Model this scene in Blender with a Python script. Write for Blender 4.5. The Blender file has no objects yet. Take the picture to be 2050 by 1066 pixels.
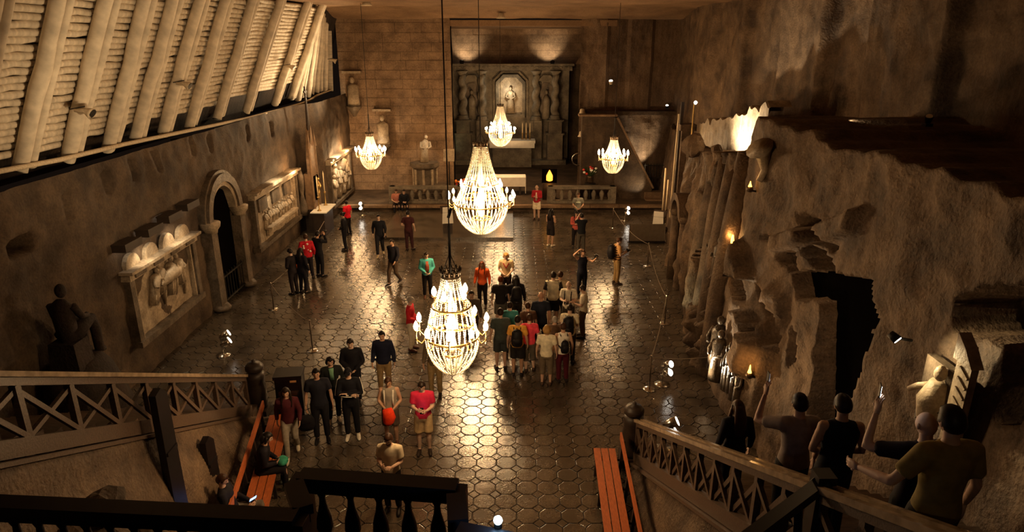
import bpy, math, random
from mathutils import Vector, Matrix, noise
R = math.radians
PI = math.pi
random.seed(7)
SC = bpy.context.scene
COL = SC.collection

# ------------------------------------------------------------------ camera, world, exposure, big lights
CAM_H, CAM_PITCH, FPX = 8.5, R(18.6), 1346.0
cam = bpy.data.cameras.new('camera')
cam.sensor_width = 36.0
cam.lens = 36.0 * FPX / 2050.0
cam.clip_start, cam.clip_end = 0.05, 300
cam_ob = bpy.data.objects.new('camera', cam)
COL.objects.link(cam_ob)
cam_ob.location = (0, 0, CAM_H)
cam_ob.rotation_euler = (PI / 2 - CAM_PITCH, 0, 0)
SC.camera = cam_ob
world = bpy.data.worlds.new('world')
SC.world = world
world.use_nodes = True
world.node_tree.nodes['Background'].inputs[0].default_value = (1.0, 0.6, 0.4, 1)
world.node_tree.nodes['Background'].inputs[1].default_value = 0.005
SC.view_settings.view_transform = 'Standard'
SC.view_settings.look = 'None'
SC.view_settings.gamma = 1.0
SC.view_settings.exposure = 0.3
SC.view_settings.use_curve_mapping = False
SC.cycles.max_bounces = 5
SC.cycles.sample_clamp_indirect = 4.0
SC.cycles.sample_clamp_direct = 0.0
SC.cycles.caustics_reflective = False
SC.cycles.caustics_refractive = False

WARM = (1.0, 0.60, 0.27)
COOLW = (1.0, 0.80, 0.52)


def point(name, loc, watts, color=WARM, radius=0.2):
    l = bpy.data.lights.new(name, 'POINT')
    l.energy, l.color, l.shadow_soft_size = watts, color, radius
    o = bpy.data.objects.new(name, l)
    o.location = loc
    COL.objects.link(o)
    return o


def spot(name, loc, target, watts, angle=60, blend=0.5, color=WARM, radius=0.06):
    l = bpy.data.lights.new(name, 'SPOT')
    l.energy, l.color, l.shadow_soft_size = watts, color, radius
    l.spot_size, l.spot_blend = R(angle), blend
    o = bpy.data.objects.new(name, l)
    o.location = loc
    o.rotation_euler = (Vector(target) - Vector(loc)).to_track_quat('-Z', 'Y').to_euler()
    COL.objects.link(o)
    return o


# chandelier light: the lamps of the five chandeliers (x, y, candle height, kind, scale)
CHANDELIERS = [
    (-1.05, 10.8, 3.70, 'small', 1.0, 'pale bead chandelier with dark crown, nearest the stairs'),
    (-0.99, 21.2, 3.63, 'big', 1.0, 'largest bead chandelier hanging over the middle of the hall'),
    (-0.62, 36.5, 3.88, 'big', 0.75, 'bead chandelier hanging in front of the altar niche'),
    (-6.30, 30.0, 3.75, 'plain', 1.04, 'small bead chandelier by the left back wall of blocks'),
    (4.46, 29.6, 3.65, 'plain', 1.04, 'small bead chandelier in front of the sloping stair parapet'),
]
CH_WATTS = {0: 480, 1: 1300, 2: 640, 3: 420, 4: 420}
for i, (x, y, z, kind, s, lab) in enumerate(CHANDELIERS):
    rr = (0.85 if kind == 'big' else 0.5) * s
    for k in range(3):
        a = 2 * PI * k / 3 + 0.5
        point('chandelier_light', (x + rr * .95 * math.cos(a), y + rr * .95 * math.sin(a), z + 0.05), CH_WATTS[i] / 3, WARM, 0.12)
# flood lamps washing the white timber lining
spot('lining_flood', (-6.6, 34.2, 5.6), (-9.6, 31.5, 7.8), 1000, 95, 0.8, (1, .70, .38), .1)
spot('lining_flood', (-8.2, 31.0, 6.2), (-9.4, 24.0, 7.6), 340, 100, 0.9, (1, .70, .38), .1)
spot('lining_flood', (-5.2, 12.0, 6.0), (-9.4, 18.5, 7.6), 470, 110, 0.9, (1, .70, .38), .1)
# spotlights on the carved reliefs
spot('relief_lamp', (-9.25, 16.6, 3.55), (-9.75, 16.9, 2.2), 45, 120, 0.7, COOLW, .05)
spot('relief_lamp', (-9.25, 18.4, 3.65), (-9.75, 18.5, 2.2), 45, 120, 0.7, COOLW, .05)
spot('relief_lamp', (-8.9, 26.4, 3.6), (-9.75, 26.8, 2.0), 130, 110, 0.7, COOLW, .06)
spot('relief_lamp', (-8.3, 33.4, 3.4), (-9.1, 34.6, 1.6), 330, 120, 0.6, COOLW, .08)
# rock lights on the right
spot('ledge_lamp', (6.5, 22.0, 5.3), (7.7, 22.0, 5.75), 620, 120, 0.5, (1, .82, .55), .05)
spot('wall_lamp', (7.0, 36.6, 1.0), (7.2, 37.9, 3.4), 600, 50, 0.7, COOLW, .05)
spot('wall_lamp', (8.6, 36.4, 2.2), (6.2, 37.8, 4.3), 1700, 50, 0.9, COOLW, .05)
spot('parapet_lamp', (7.2, 35.1, .5), (6.4, 35.8, 1.5), 70, 70, .6, COOLW, .05)
spot('upper_wall_lamp', (7.2, 14.6, 6.85), (9.2, 15.2, 7.3), 30, 90, 0.6, COOLW, .05)
spot('rock_lamp', (4.2, 15.2, 0.62), (5.6, 14.5, 1.6), 420, 75, 0.6, COOLW, .05)
spot('rock_lamp', (4.3, 19.2, 0.5), (6.4, 19.6, 2.5), 60, 80, 0.6, (.9, .85, .5), .05)
spot('rock_lamp', (3.3, 14.6, 0.6), (5.9, 10.6, 4.6), 290, 75, 0.8, WARM, .05)
spot('niche_lamp', (5.05, 7.95, 4.72), (5.65, 7.55, 4.5), 55, 110, 0.6, (1, .78, .42), .03)
# point lights added at the far reliefs for highlights mirrored in the floor
point('relief_glint_light', (-9.2, 28.6, 3.2), 70, WARM, .16)
point('relief_glint_light', (-8.6, 35.6, 3.05), 150, WARM, .2)
point('relief_glint_light', (-8.75, 32.9, 2.9), 60, WARM, .12)
spot('stair_visitor_fill', (0.9, 0.4, 7.6), (3.0, 4.1, 5.5), 11, 22, 0.6, (1, .75, .45), .03)  # unseen lamp added near the viewer to brighten the olive tee
# altar
spot('altar_lamp', (-3.2, 47.4, 7.25), (-3.1, 48.3, 8.0), 120, 100, 0.6, COOLW, .06)
spot('altar_lamp', (2.6, 47.4, 7.25), (2.5, 48.3, 8.0), 120, 100, 0.6, COOLW, .06)
point('altar_niche_lamp', (-0.25, 46.7, 5.2), 45, (1, .88, .62), .08)
spot('altar_uplight', (-3.9, 44.6, 1.0), (-3.4, 47.2, 2.5), 420, 60, 0.7, (.75, 1, .55), .1)
spot('altar_wash', (0.0, 41.0, 1.2), (-0.2, 48.0, 7.6), 900, 75, 0.9, WARM, .2)
# foreground: light on the stair rock walls, bluish lamp at the balcony
spot('stair_wall_lamp', (-2.4, 10.6, 3.6), (-5.5, 10.2, 1.7), 170, 55, 0.9, WARM, .08)
spot('stair_rail_fill', (-3.2, 2.6, 9.4), (-5.6, 9.0, 3.6), 50, 80, 0.9, WARM, .1)
spot('stair_rail_fill', (4.6, 9.0, 9.6), (2.75, 6.0, 3.9), 30, 60, 0.8, WARM, .05)  # weak unseen lamp added for the glints on the handrail


# ------------------------------------------------------------------ pixel helper: a measured point of the photo at a known height
def ground(px, py, z=0.0):
    c, s = math.cos(CAM_PITCH), math.sin(CAM_PITCH)
    x, v = (px - 1025) / FPX, (py - 533) / FPX
    dx, dy, dz = x, c - v * s, -s - v * c
    t = (z - CAM_H) / dz
    return Vector((dx * t, dy * t, z))


def smooth(a, b, t):
    t = max(0.0, min(1.0, (t - a) / (b - a))) if a != b else float(t > a)
    return t * t * (3 - 2 * t)


def boxmask(u, v, u0, u1, v0, v1, w=0.08):
    return smooth(u0 - w, u0, u) * (1 - smooth(u1, u1 + w, u)) * smooth(v0 - w, v0, v) * (1 - smooth(v1, v1 + w, v))


def fbm(p, o=4, s=1.0):
    v, a, f = 0.0, 1.0, s
    for _ in range(o):
        v += a * noise.noise((p[0] * f, p[1] * f, p[2] * f))
        a *= 0.5
        f *= 2.1
    return v


# ------------------------------------------------------------------ materials
MATS = {}


def nodes_of(name):
    m = bpy.data.materials.new(name)
    m.use_nodes = True
    nt = m.node_tree
    return m, nt, nt.nodes['Principled BSDF']


def salt(name, c1, c2, scale=1.5, rough=0.75, bump=0.35, spec=0.3, fine=18.0, ior=1.5, streak=False):
    m, nt, b = nodes_of(name)
    b.inputs['IOR'].default_value = ior
    N, L = nt.nodes.new, nt.links.new
    geo = N('ShaderNodeNewGeometry')
    mp = N('ShaderNodeMapping')
    L(geo.outputs['Position'], mp.inputs[0])
    if streak:
        mp.inputs['Scale'].default_value = (1, 1, 0.22)
    n1 = N('ShaderNodeTexNoise')
    n1.inputs['Scale'].default_value = scale
    n1.inputs['Detail'].default_value = 6
    n1.inputs['Roughness'].default_value = 0.62
    L(mp.outputs[0], n1.inputs[0])
    n2 = N('ShaderNodeTexNoise')
    n2.inputs['Scale'].default_value = fine
    n2.inputs['Detail'].default_value = 5
    L(geo.outputs['Position'], n2.inputs[0])
    r = N('ShaderNodeValToRGB')
    r.color_ramp.elements[0].position, r.color_ramp.elements[1].position = 0.36, 0.66
    r.color_ramp.elements[0].color, r.color_ramp.elements[1].color = (*c1, 1), (*c2, 1)
    L(n1.outputs[0], r.inputs[0])
    mx = N('ShaderNodeMix')
    mx.data_type = 'RGBA'
    mx.blend_type = 'OVERLAY'
    mx.inputs[0].default_value = 0.55
    L(r.outputs[0], mx.inputs[6])
    L(n2.outputs[0], mx.inputs[7])
    L(mx.outputs[2], b.inputs['Base Color'])
    b.inputs['Roughness'].default_value = rough
    b.inputs['Specular IOR Level'].default_value = spec
    bp = N('ShaderNodeBump')
    bp.inputs['Strength'].default_value = bump
    bp.inputs['Distance'].default_value = 0.08
    ad = N('ShaderNodeMath')
    ad.operation = 'MULTIPLY_ADD'
    ad.inputs[1].default_value = 0.35
    L(n2.outputs[0], ad.inputs[0])
    L(n1.outputs[0], ad.inputs[2])
    L(ad.outputs[0], bp.inputs['Height'])
    L(bp.outputs[0], b.inputs['Normal'])
    MATS[name] = m
    return m


def plain(name, c, rough=0.6, metal=0.0, spec=0.4, var=0.15, scale=6.0, bump=0.0, emit=0.0, ecol=None, stretch=None):
    if name in MATS:
        return MATS[name]
    m, nt, b = nodes_of(name)
    N, L = nt.nodes.new, nt.links.new
    tc = N('ShaderNodeTexCoord')
    n1 = N('ShaderNodeTexNoise')
    n1.inputs['Scale'].default_value = scale
    n1.inputs['Detail'].default_value = 4
    src = tc.outputs['Object']
    if stretch:
        mp = N('ShaderNodeMapping')
        mp.inputs['Scale'].default_value = stretch
        L(src, mp.inputs[0])
        src = mp.outputs[0]
    L(src, n1.inputs[0])
    r = N('ShaderNodeValToRGB')
    r.color_ramp.elements[0].position, r.color_ramp.elements[1].position = 0.3, 0.7
    r.color_ramp.elements[0].color = (*[x * (1 - var) for x in c], 1)
    r.color_ramp.elements[1].color = (*[min(1, x * (1 + var)) for x in c], 1)
    L(n1.outputs[0], r.inputs[0])
    L(r.outputs[0], b.inputs['Base Color'])
    b.inputs['Roughness'].default_value = rough
    b.inputs['Metallic'].default_value = metal
    b.inputs['Specular IOR Level'].default_value = spec
    if bump:
        bp = N('ShaderNodeBump')
        bp.inputs['Strength'].default_value = bump
        bp.inputs['Distance'].default_value = 0.02
        L(n1.outputs[0], bp.inputs['Height'])
        L(bp.outputs[0], b.inputs['Normal'])
    if emit:
        b.inputs['Emission Color'].default_value = (*(ecol or c), 1)
        b.inputs['Emission Strength'].default_value = emit
    MATS[name] = m
    return m


S_WALL = salt('salt_wall', (.032, .020, .012), (.098, .064, .038), 1.1, .8, .5)
S_WALLR = salt('salt_wall_rough', (.06, .036, .021), (.19, .122, .073), 0.9, .8, .8, streak=True)
S_ROCK = salt('salt_rock', (.058, .036, .022), (.165, .107, .063), 1.4, .72, .9)
S_CEIL = salt('salt_ceiling', (.15, .088, .046), (.27, .165, .09), 0.5, .8, .35)
S_FLOOR = salt('salt_floor', (.04, .030, .02), (.11, .084, .058), 1.2, .20, .16, spec=1.0, fine=30, ior=1.65)
S_JOINT = salt('floor_joint', (.015, .011, .008), (.03, .022, .015), 3, .6, .3)
S_CARVE = salt('salt_carving', (.20, .15, .10), (.40, .31, .21), 2.5, .5, .35)
S_CARVED = salt('salt_carving_dark', (.06, .045, .03), (.15, .11, .075), 2.5, .45, .4)
S_GLOSS = salt('salt_glossy_dark', (.03, .022, .015), (.10, .07, .045), 3, .22, .5, spec=.6)
S_BRICK = salt('salt_block', (.13, .08, .045), (.26, .165, .095), 1.3, .75, .5)
S_ALTAR = salt('salt_altar', (.09, .075, .055), (.22, .18, .13), 1.5, .6, .5)
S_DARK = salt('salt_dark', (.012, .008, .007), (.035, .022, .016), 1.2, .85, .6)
M_LOG = plain('whitewashed_log', (.60, .52, .41), .75, var=.22, scale=3, bump=.5, stretch=(1, 1, 6))
M_CORD = plain('barrier_cord', (.22, .17, .12), .7)
M_ROPE = plain('pale_rope', (.55, .45, .32), .8, var=.2, scale=20)
M_WOODD = plain('dark_wood', (.030, .019, .013), .48, var=.35, scale=8, bump=.15, stretch=(1, 1, 8))
M_RAIL = plain('stair_wood', (.088, .056, .037), .42, var=.3, scale=7, bump=.2, stretch=(1, 6, 6))
M_RAILTOP = plain('polished_handrail_glint', (.30, .215, .135), .2, var=.3, scale=7, spec=.6)  # colour lightened to put the bright highlight lines into the handrail
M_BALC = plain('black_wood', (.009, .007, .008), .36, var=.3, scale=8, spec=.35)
M_BENCH = plain('orange_bench_wood', (.42, .11, .03), .5, var=.25, scale=9, bump=.15, stretch=(8, 1, 8))
M_BEAD = plain('salt_crystal', (.92, .86, .74), .25, var=.05, scale=30, spec=.6, emit=0.0)
M_BULB = plain('glowing_bulb', (1, .9, .7), .4, emit=45, ecol=(1, .80, .50))
M_CARVWOOD = plain('carved_brown_wood', (.17, .105, .06), .5, var=.3, scale=6, bump=.2)
M_BRONZE = plain('dark_bronze', (.07, .045, .025), .4, metal=.6, var=.3)
M_BRASS = plain('brass', (.5, .33, .12), .35, metal=.9, var=.15)
M_STEEL = plain('polished_steel', (.7, .68, .64), .2, metal=1.0, var=.05)
M_CABLE = plain('black_cable', (.012, .009, .008), .6)
M_LENS = plain('lit_lens', (1, .95, .85), .3, emit=9, ecol=(1, .92, .78))
M_LENSB = plain('blue_white_lens', (.6, .8, 1), .3, emit=60, ecol=(.35, .65, 1))
M_CLOTHW = plain('white_cloth', (.80, .77, .70), .8, var=.06)
M_FLAME = plain('candle_flame', (1, .6, .1), .5, emit=6, ecol=(1, .42, .06))
M_GLASSR = plain('amber_glass', (1, .45, .05), .4, emit=2.2, ecol=(1, .36, .04))
M_LEAF = plain('dark_leaf', (.03, .06, .015), .6, var=.4)
M_RED = plain('red_flower', (.5, .03, .02), .7)
M_ORANGE = plain('orange_flower', (.75, .22, .03), .7)
M_IRON = plain('black_iron', (.02, .017, .014), .5, metal=.5)
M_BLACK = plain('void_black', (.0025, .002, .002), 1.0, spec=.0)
M_CANDLE = plain('candle_wax', (.75, .6, .38), .5, var=.08)


# ------------------------------------------------------------------ mesh building
class MB:
    def __init__(self):
        self.v, self.f = [], []

    def add(self, vs, fs):
        o = len(self.v)
        self.v += [tuple(p) for p in vs]
        self.f += [tuple(i + o for i in q) for q in fs]
        return self

    def box(self, c, s, rot=None, taper=1.0):
        hx, hy, hz = s[0] / 2, s[1] / 2, s[2] / 2
        ps = []
        for z, t in ((-hz, 1.0), (hz, taper)):
            for x, y in ((-hx, -hy), (hx, -hy), (hx, hy), (-hx, hy)):
                ps.append(Vector((x * t, y * t, z)))
        if rot is not None:
            M = rot if isinstance(rot, Matrix) else Matrix.Rotation(rot, 3, 'Z')
            ps = [M @ p for p in ps]
        c = Vector(c)
        return self.add([p + c for p in ps], [(3, 2, 1, 0), (4, 5, 6, 7), (0, 1, 5, 4), (1, 2, 6, 5), (2, 3, 7, 6), (3, 0, 4, 7)])

    def bar(self, a, b, w, h, up=(0, 0, 1)):
        a, b = Vector(a), Vector(b)
        d = (b - a).normalized()
        up = Vector(up)
        s = d.cross(up)
        if s.length < 1e-4:
            s = d.cross(Vector((1, 0, 0)))
        s.normalize()
        u = s.cross(d)
        vs = []
        for p in (a, b):
            for i, j in ((-1, -1), (1, -1), (1, 1), (-1, 1)):
                vs.append(p + s * (i * w / 2) + u * (j * h / 2))
        return self.add(vs, [(3, 2, 1, 0), (4, 5, 6, 7), (0, 1, 5, 4), (1, 2, 6, 5), (2, 3, 7, 6), (3, 0, 4, 7)])

    def tube(self, pts, rad, n=8, caps=True, side=None, wob=0.0):
        pts = [Vector(p) for p in pts]
        k = len(pts)
        if not isinstance(rad, (list, tuple)):
            rad = [rad] * k
        t0 = (pts[1] - pts[0]).normalized()
        ref = Vector(side) if side else (Vector((0, 0, 1)) if abs(t0.z) < .9 else Vector((1, 0, 0)))
        u = (ref - t0 * ref.dot(t0)).normalized()
        vs, fs = [], []
        for i, p in enumerate(pts):
            t = (pts[min(i + 1, k - 1)] - pts[max(i - 1, 0)]).normalized()
            u = (u - t * u.dot(t)).normalized()
            w = t.cross(u)
            r = rad[i]
            ru, rw = r if isinstance(r, (list, tuple)) else (r, r)
            for j in range(n):
                a = 2 * PI * j / n
                q = 1 + (random.uniform(-wob, wob) if wob else 0)
                vs.append(p + u * (ru * q * math.cos(a)) + w * (rw * q * math.sin(a)))
        for i in range(k - 1):
            for j in range(n):
                j2 = (j + 1) % n
                fs.append((i * n + j, i * n + j2, (i + 1) * n + j2, (i + 1) * n + j))
        if caps:
            fs.append(tuple(range(n - 1, -1, -1)))
            fs.append(tuple((k - 1) * n + j for j in range(n)))
        return self.add(vs, fs)

    def lathe(self, prof, c=(0, 0, 0), n=16, sx=1.0, sy=1.0):
        c = Vector(c)
        vs, fs = [], []
        for r, z in prof:
            for j in range(n):
                a = 2 * PI * j / n
                vs.append(c + Vector((r * sx * math.cos(a), r * sy * math.sin(a), z)))
        k = len(prof)
        for i in range(k - 1):
            for j in range(n):
                j2 = (j + 1) % n
                fs.append((i * n + j, i * n + j2, (i + 1) * n + j2, (i + 1) * n + j))
        fs.append(tuple(range(n - 1, -1, -1)))
        fs.append(tuple((k - 1) * n + j for j in range(n)))
        return self.add(vs, fs)

    def ell(self, c, r, n=10, m=7, M=None):
        c = Vector(c)
        vs, fs = [], []
        for i in range(m + 1):
            t = PI * i / m
            for j in range(n):
                a = 2 * PI * j / n
                p = Vector((r[0] * math.sin(t) * math.cos(a), r[1] * math.sin(t) * math.sin(a), -r[2] * math.cos(t)))
                vs.append(c + (M @ p if M else p))
        for i in range(m):
            for j in range(n):
                j2 = (j + 1) % n
                fs.append((i * n + j, i * n + j2, (i + 1) * n + j2, (i + 1) * n + j))
        return self.add(vs, fs)

    def prism(self, poly, a, b, axis='x'):
        """closed polygon in the plane across `axis`, extruded from a to b"""
        def P(u, w, t):
            return (t, u, w) if axis == 'x' else ((u, t, w) if axis == 'y' else (u, w, t))
        n = len(poly)
        vs = [P(u, w, a) for u, w in poly] + [P(u, w, b) for u, w in poly]
        fs = [tuple(range(n))[::-1], tuple(range(n, 2 * n))] + [(i, (i + 1) % n, n + (i + 1) % n, n + i) for i in range(n)]
        return self.add(vs, fs)

    def mesh(self, name, smooth_=False):
        me = bpy.data.meshes.new(name)
        me.from_pydata(self.v, [], self.f)
        if smooth_:
            me.polygons.foreach_set('use_smooth', [True] * len(me.polygons))
        me.update()
        return me

    def build(self, name, mat, parent=None, smooth_=False, loc=None, fix=True):
        me = self.mesh(name, smooth_)
        if fix:
            import bmesh
            bm = bmesh.new()
            bm.from_mesh(me)
            bmesh.ops.recalc_face_normals(bm, faces=bm.faces)
            bm.to_mesh(me)
            bm.free()
        me.materials.append(mat)
        return put(name, me, parent, loc)


def put(name, me, parent=None, loc=None, rot=None, scale=None):
    o = bpy.data.objects.new(name, me)
    COL.objects.link(o)
    if parent is not None:
        o.parent = parent
    if loc is not None:
        o.location = loc
    if rot is not None:
        o.rotation_euler = rot
    if scale is not None:
        o.scale = scale
    return o


def tag(o, label, cat, group=None, kind=None):
    o['label'], o['category'] = label, cat
    if group:
        o['group'] = group
    if kind:
        o['kind'] = kind
    return o


def thing(name, label, cat, loc=(0, 0, 0), rz=0.0, group=None):
    o = bpy.data.objects.new(name, None)
    COL.objects.link(o)
    o.location, o.rotation_euler = loc, (0, 0, rz)
    o.empty_display_size = 0.2
    return tag(o, label, cat, group)


def structure(o, label=None):
    o['kind'] = 'structure'
    if label:
        o['label'] = label
    return o


def copy_tree(o, parent=None):
    c = o.copy()
    COL.objects.link(c)
    if parent is not None:
        c.parent = parent
    for ch in list(o.children):
        copy_tree(ch, c)
    return c


def grid(fn, us, vs):
    mb = MB()
    nv = len(vs)
    mb.v = [tuple(fn(u, v)) for u in us for v in vs]
    mb.f = [(i * nv + j, i * nv + j + 1, (i + 1) * nv + j + 1, (i + 1) * nv + j) for i in range(len(us) - 1) for j in range(nv - 1)]
    return mb


def rng(a, b, step):
    n = max(1, int(round((b - a) / step)))
    return [a + (b - a) * i / n for i in range(n + 1)]

# ------------------------------------------------------------------ floor: carved octagon and diamond tiles
PITCH, CUT, GAP = 0.42, 0.118, 0.007


def octa(h, c):
    return [(h, -h + c), (h, h - c), (h - c, h), (-h + c, h), (-h, h - c), (-h, -h + c), (-h + c, -h), (h - c, -h)]


def tile_geo(poly, cx=0, cy=0, tx=0.0, ty=0.0, dz=0.0):
    n = len(poly)
    def P(x, y, z):
        return (cx + x, cy + y, z + dz + x * tx + y * ty)
    vs = [P(x, y, -0.02) for x, y in poly] + [P(x * .985, y * .985, -0.001) for x, y in poly] + [P(x * .95, y * .95, 0.0008) for x, y in poly]
    fs = [tuple(range(2 * n, 3 * n))]
    for k in range(2):
        fs += [(k * n + i, k * n + (i + 1) % n, (k + 1) * n + (i + 1) % n, (k + 1) * n + i) for i in range(n)]
    return vs, fs


floor = MB().box((-1, 19, -0.115), (24, 64, 0.2)).build('floor', S_JOINT)
structure(floor)
OCT = octa(PITCH / 2 - GAP, CUT)
DIA = [(CUT - GAP * 1.2, 0), (0, CUT - GAP * 1.2), (-CUT + GAP * 1.2, 0), (0, -CUT + GAP * 1.2)]
centres = []
for i in range(-26, 21):
    for j in range(16, 84):
        x, y = i * PITCH - 0.12, j * PITCH
        if (x < -5.3 and y < 14.4) or (x > 2.75 and y < 12.0) or x > 5.4 + max(0, y - 15) * .15 or x < -10.2:
            continue
        centres.append((x, y, i, j))
centres.sort(key=lambda t: (t[1] + abs(t[0] + 0.5) * .25))
om, dm = [], []
for k in range(6):
    mb = MB()
    mb.add(*tile_geo(OCT, 0, 0, random.uniform(-.008, .008), random.uniform(-.008, .008), random.uniform(-.002, .002)))
    me = mb.mesh('tile')
    me.materials.append(S_FLOOR)
    om.append(me)
mb = MB()
mb.add(*tile_geo(DIA))
dmesh = mb.mesh('diamond_tile')
dmesh.materials.append(S_FLOOR)
rest = MB()
nd = 0
for k, (x, y, i, j) in enumerate(centres):
    if k < 298:
        put('tile', om[k % 6], floor, (x, y, 0))
    else:
        rest.add(*tile_geo(OCT, x, y, random.gauss(0, .008), random.gauss(0, .008), random.uniform(-.003, .003)))
    if k < 280:
        put('diamond_tile', dmesh, floor, (x + PITCH / 2, y + PITCH / 2, 0))
    else:
        rest.add(*tile_geo(DIA, x + PITCH / 2, y + PITCH / 2, random.gauss(0, .008), random.gauss(0, .008), random.uniform(-.003, .003)))
o = rest.build('far_tiles', S_FLOOR, floor, fix=False)
o['kind'] = 'stuff'

# low dais and sanctuary step with joints between slabs
dais = MB().box((-2.95, 31.6, 0.055), (6.0, 5.3, 0.13)).build('trim_1', S_FLOOR)
structure(dais, 'low dark dais step in front of the sanctuary')
for k in range(5):
    MB().box((-5.35 + k * 1.2, 28.93, 0.062), (1.185, 0.1, 0.13)).build('slab', S_FLOOR, dais)
sanct = MB().box((-0.4, 42.3, 0.17), (18.4, 16.2, 0.34)).build('trim_2', S_WALL)
structure(sanct, 'raised sanctuary floor with a stone edge')
for k in range(12):
    MB().box((-8.7 + k * 1.5, 34.15, 0.3), (1.48, 0.3, 0.13)).build('edge_slab', S_BRICK, sanct)

# ------------------------------------------------------------------ left wall
SLOTS = [(14.55, 5.04), (16.11, 5.23), (17.31, 5.31), (18.45, 5.31), (20.68, 5.42), (21.9, 5.3), (27.82, 5.02), (25.2, 5.2)]


def left_x(y):
    return -9.78 + 0.72 * smooth(30.6, 32.4, y)


def left_wall(y, z):
    x = left_x(y) + 0.10 * fbm((y, z, 1.3), 4, .7) + .03 * fbm((y, z, 5), 2, 3)
    for sy, sz in SLOTS:
        x -= .6 * boxmask(y, z, sy - .09, sy + .09, sz - .26, sz + .26, .03)
    x -= .8 * boxmask(y, z, 12.5, 13.2, 4.5, 4.75, .05)
    dy = y - 21.8
    inside = abs(dy) < .95 and z < 3.0 + math.sqrt(max(0, .95 ** 2 - dy * dy))
    if inside and z < 3.95:
        x -= 1.9
    return (x - max(0, z - 5.2) * .12, y, z)


wl = grid(left_wall, rng(4, 38, .11), rng(0, 5.72, .09)).build('wall_left', S_WALL, fix=False)
structure(wl)
for p in wl.data.polygons:
    p.use_smooth = True

# dark rock behind the timber lining, and the lining itself
def lining(t):
    return (-10.3 + 1.62 * t, 5.95 + 3.75 * t)


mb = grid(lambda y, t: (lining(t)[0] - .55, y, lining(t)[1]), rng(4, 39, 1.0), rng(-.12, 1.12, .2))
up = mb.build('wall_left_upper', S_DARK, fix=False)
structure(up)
POLES = [12.35, 13.99, 15.55, 17.12, 18.47, 19.96, 21.65, 23.8, 26.43, 29.72, 32.0]


def log_mesh(name, L, r, n=9, seg=7, knot=.06):
    pts, rad = [], []
    for i in range(seg):
        t = i / (seg - 1)
        pts.append((random.uniform(-.02, .02), random.uniform(-.02, .02), L * t))
        rad.append(r * (1 + random.uniform(-knot, knot)) * (1.04 - .08 * t))
    m = MB()
    m.tube(pts, rad, n, wob=.03)
    me = m.mesh(name, True)
    me.materials.append(M_LOG)
    return me


def place_log(name, me, a, b, parent):
    a, b = Vector(a), Vector(b)
    o = put(name, me, parent, a)
    o.rotation_euler = (b - a).to_track_quat('Z', 'X').to_euler()
    o.scale = (1, 1, (b - a).length)
    return o


big = [log_mesh('post', 1, .152, 12, 9, .05) for _ in range(3)]
thin = [log_mesh('companion_post', 1, .098, 10, 9, .06) for _ in range(3)]
small = [log_mesh('log', 1, .082, 8, 6, .10) for _ in range(6)]
for i, y in enumerate(POLES):
    j = random.uniform(-.05, .05)
    x0, z0 = lining(-.01)
    x1, z1 = lining(1.1)
    lean = .12 + .10 * i / 10
    place_log('post', big[i % 3], (x0 + .12, y + j - .16, z0), (x1 + .12, y - .16 + lean, z1), up)
    place_log('companion_post', thin[i % 3], (x0 + .16, y + j + .13, z0 + random.uniform(0, .06)), (x1 + .16, y + .13 + lean + random.uniform(-.08, .08), z1), up)
ROWS = 25
for i in range(len(POLES) - 1):
    base = .07 + .012 * i + random.uniform(-.01, .03)
    for k in range(ROWS):
        t = base + (1.03 - base) * k / (ROWS - 1)
        x, z = lining(t)
        place_log('log', random.choice(small), (x - .14 + random.uniform(-.03, .03), POLES[i] - .05 + t * .12, z), (x - .14 + random.uniform(-.03, .03), POLES[i + 1] + .08 + t * .15, z + random.uniform(-.02, .02)), up)
for k in range(7):      # the fan of upright posts at the far end
    y0, y1 = 32.7 + .62 * k, 32.7 + .62 * k - .1 * k
    x0 = -10.15 + .055 * k
    place_log('end_post', big[k % 3] if k % 2 == 0 else thin[k % 3], (x0, y0, 5.85 + .03 * k), (x0 + 1.35 - .16 * k, y0 - .25, 9.9 - (.18 * max(0, k - 3))), up)
for k in range(6):
    x0 = -10.9 + k * .235
    MB().bar((x0, 37.3 - .03 * (k % 2), 5.9), (x0 + .22, 37.1 - .03 * (k % 2), 9.75 - .16 * k), .215, .08, (0, 1, 0)).build('end_board', M_LOG, up)
rope = [(-9.95, 11.0, 6.1), (-9.95, 12.98, 6.08), (-9.95, 14.78, 6.0), (-9.95, 17.4, 5.96), (-9.95, 21.7, 5.83), (-9.95, 26, 5.70), (-9.95, 30, 5.66), (-9.9, 32.5, 5.66), (-9.85, 33.6, 5.72), (-9.8, 34.8, 5.86), (-9.75, 37.6, 5.96)]
MB().tube(rope, .055, 8).build('cable_duct', M_ROPE, up, True)
LOUD = [(-9.35, 15.07, 7.03), (-9.3, 19.77, 7.32), (-9.2, 29.14, 7.46), (-9.0, 35.48, 7.54)]
for k, (px, yy, zz) in enumerate(LOUD):
    t = thing('loudspeaker', ['round horn loudspeaker fixed low on the nearest white timber bay', 'round horn loudspeaker on the middle of the white timber lining', 'round horn loudspeaker between the far white posts', 'small pale round loudspeaker past the last white post'][k], 'loudspeaker', (px, yy, zz), R(20))
    t.scale = (.75, .75, .75)
    MB().tube([(-.3, 0, .02), (-.05, 0, 0), (.08, -.03, -.06), (.15, -.05, -.10)], [.05, .08, .14, .18], 14).build('horn', M_ROPE, t, True)
    MB().tube([(.15, -.05, -.10), (.162, -.055, -.11)], [.16, .15], 14).build('grille', M_IRON, t)
    MB().bar((-.4, 0, .05), (0, 0, .12), .05, .03).build('bracket', M_IRON, t)

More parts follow.
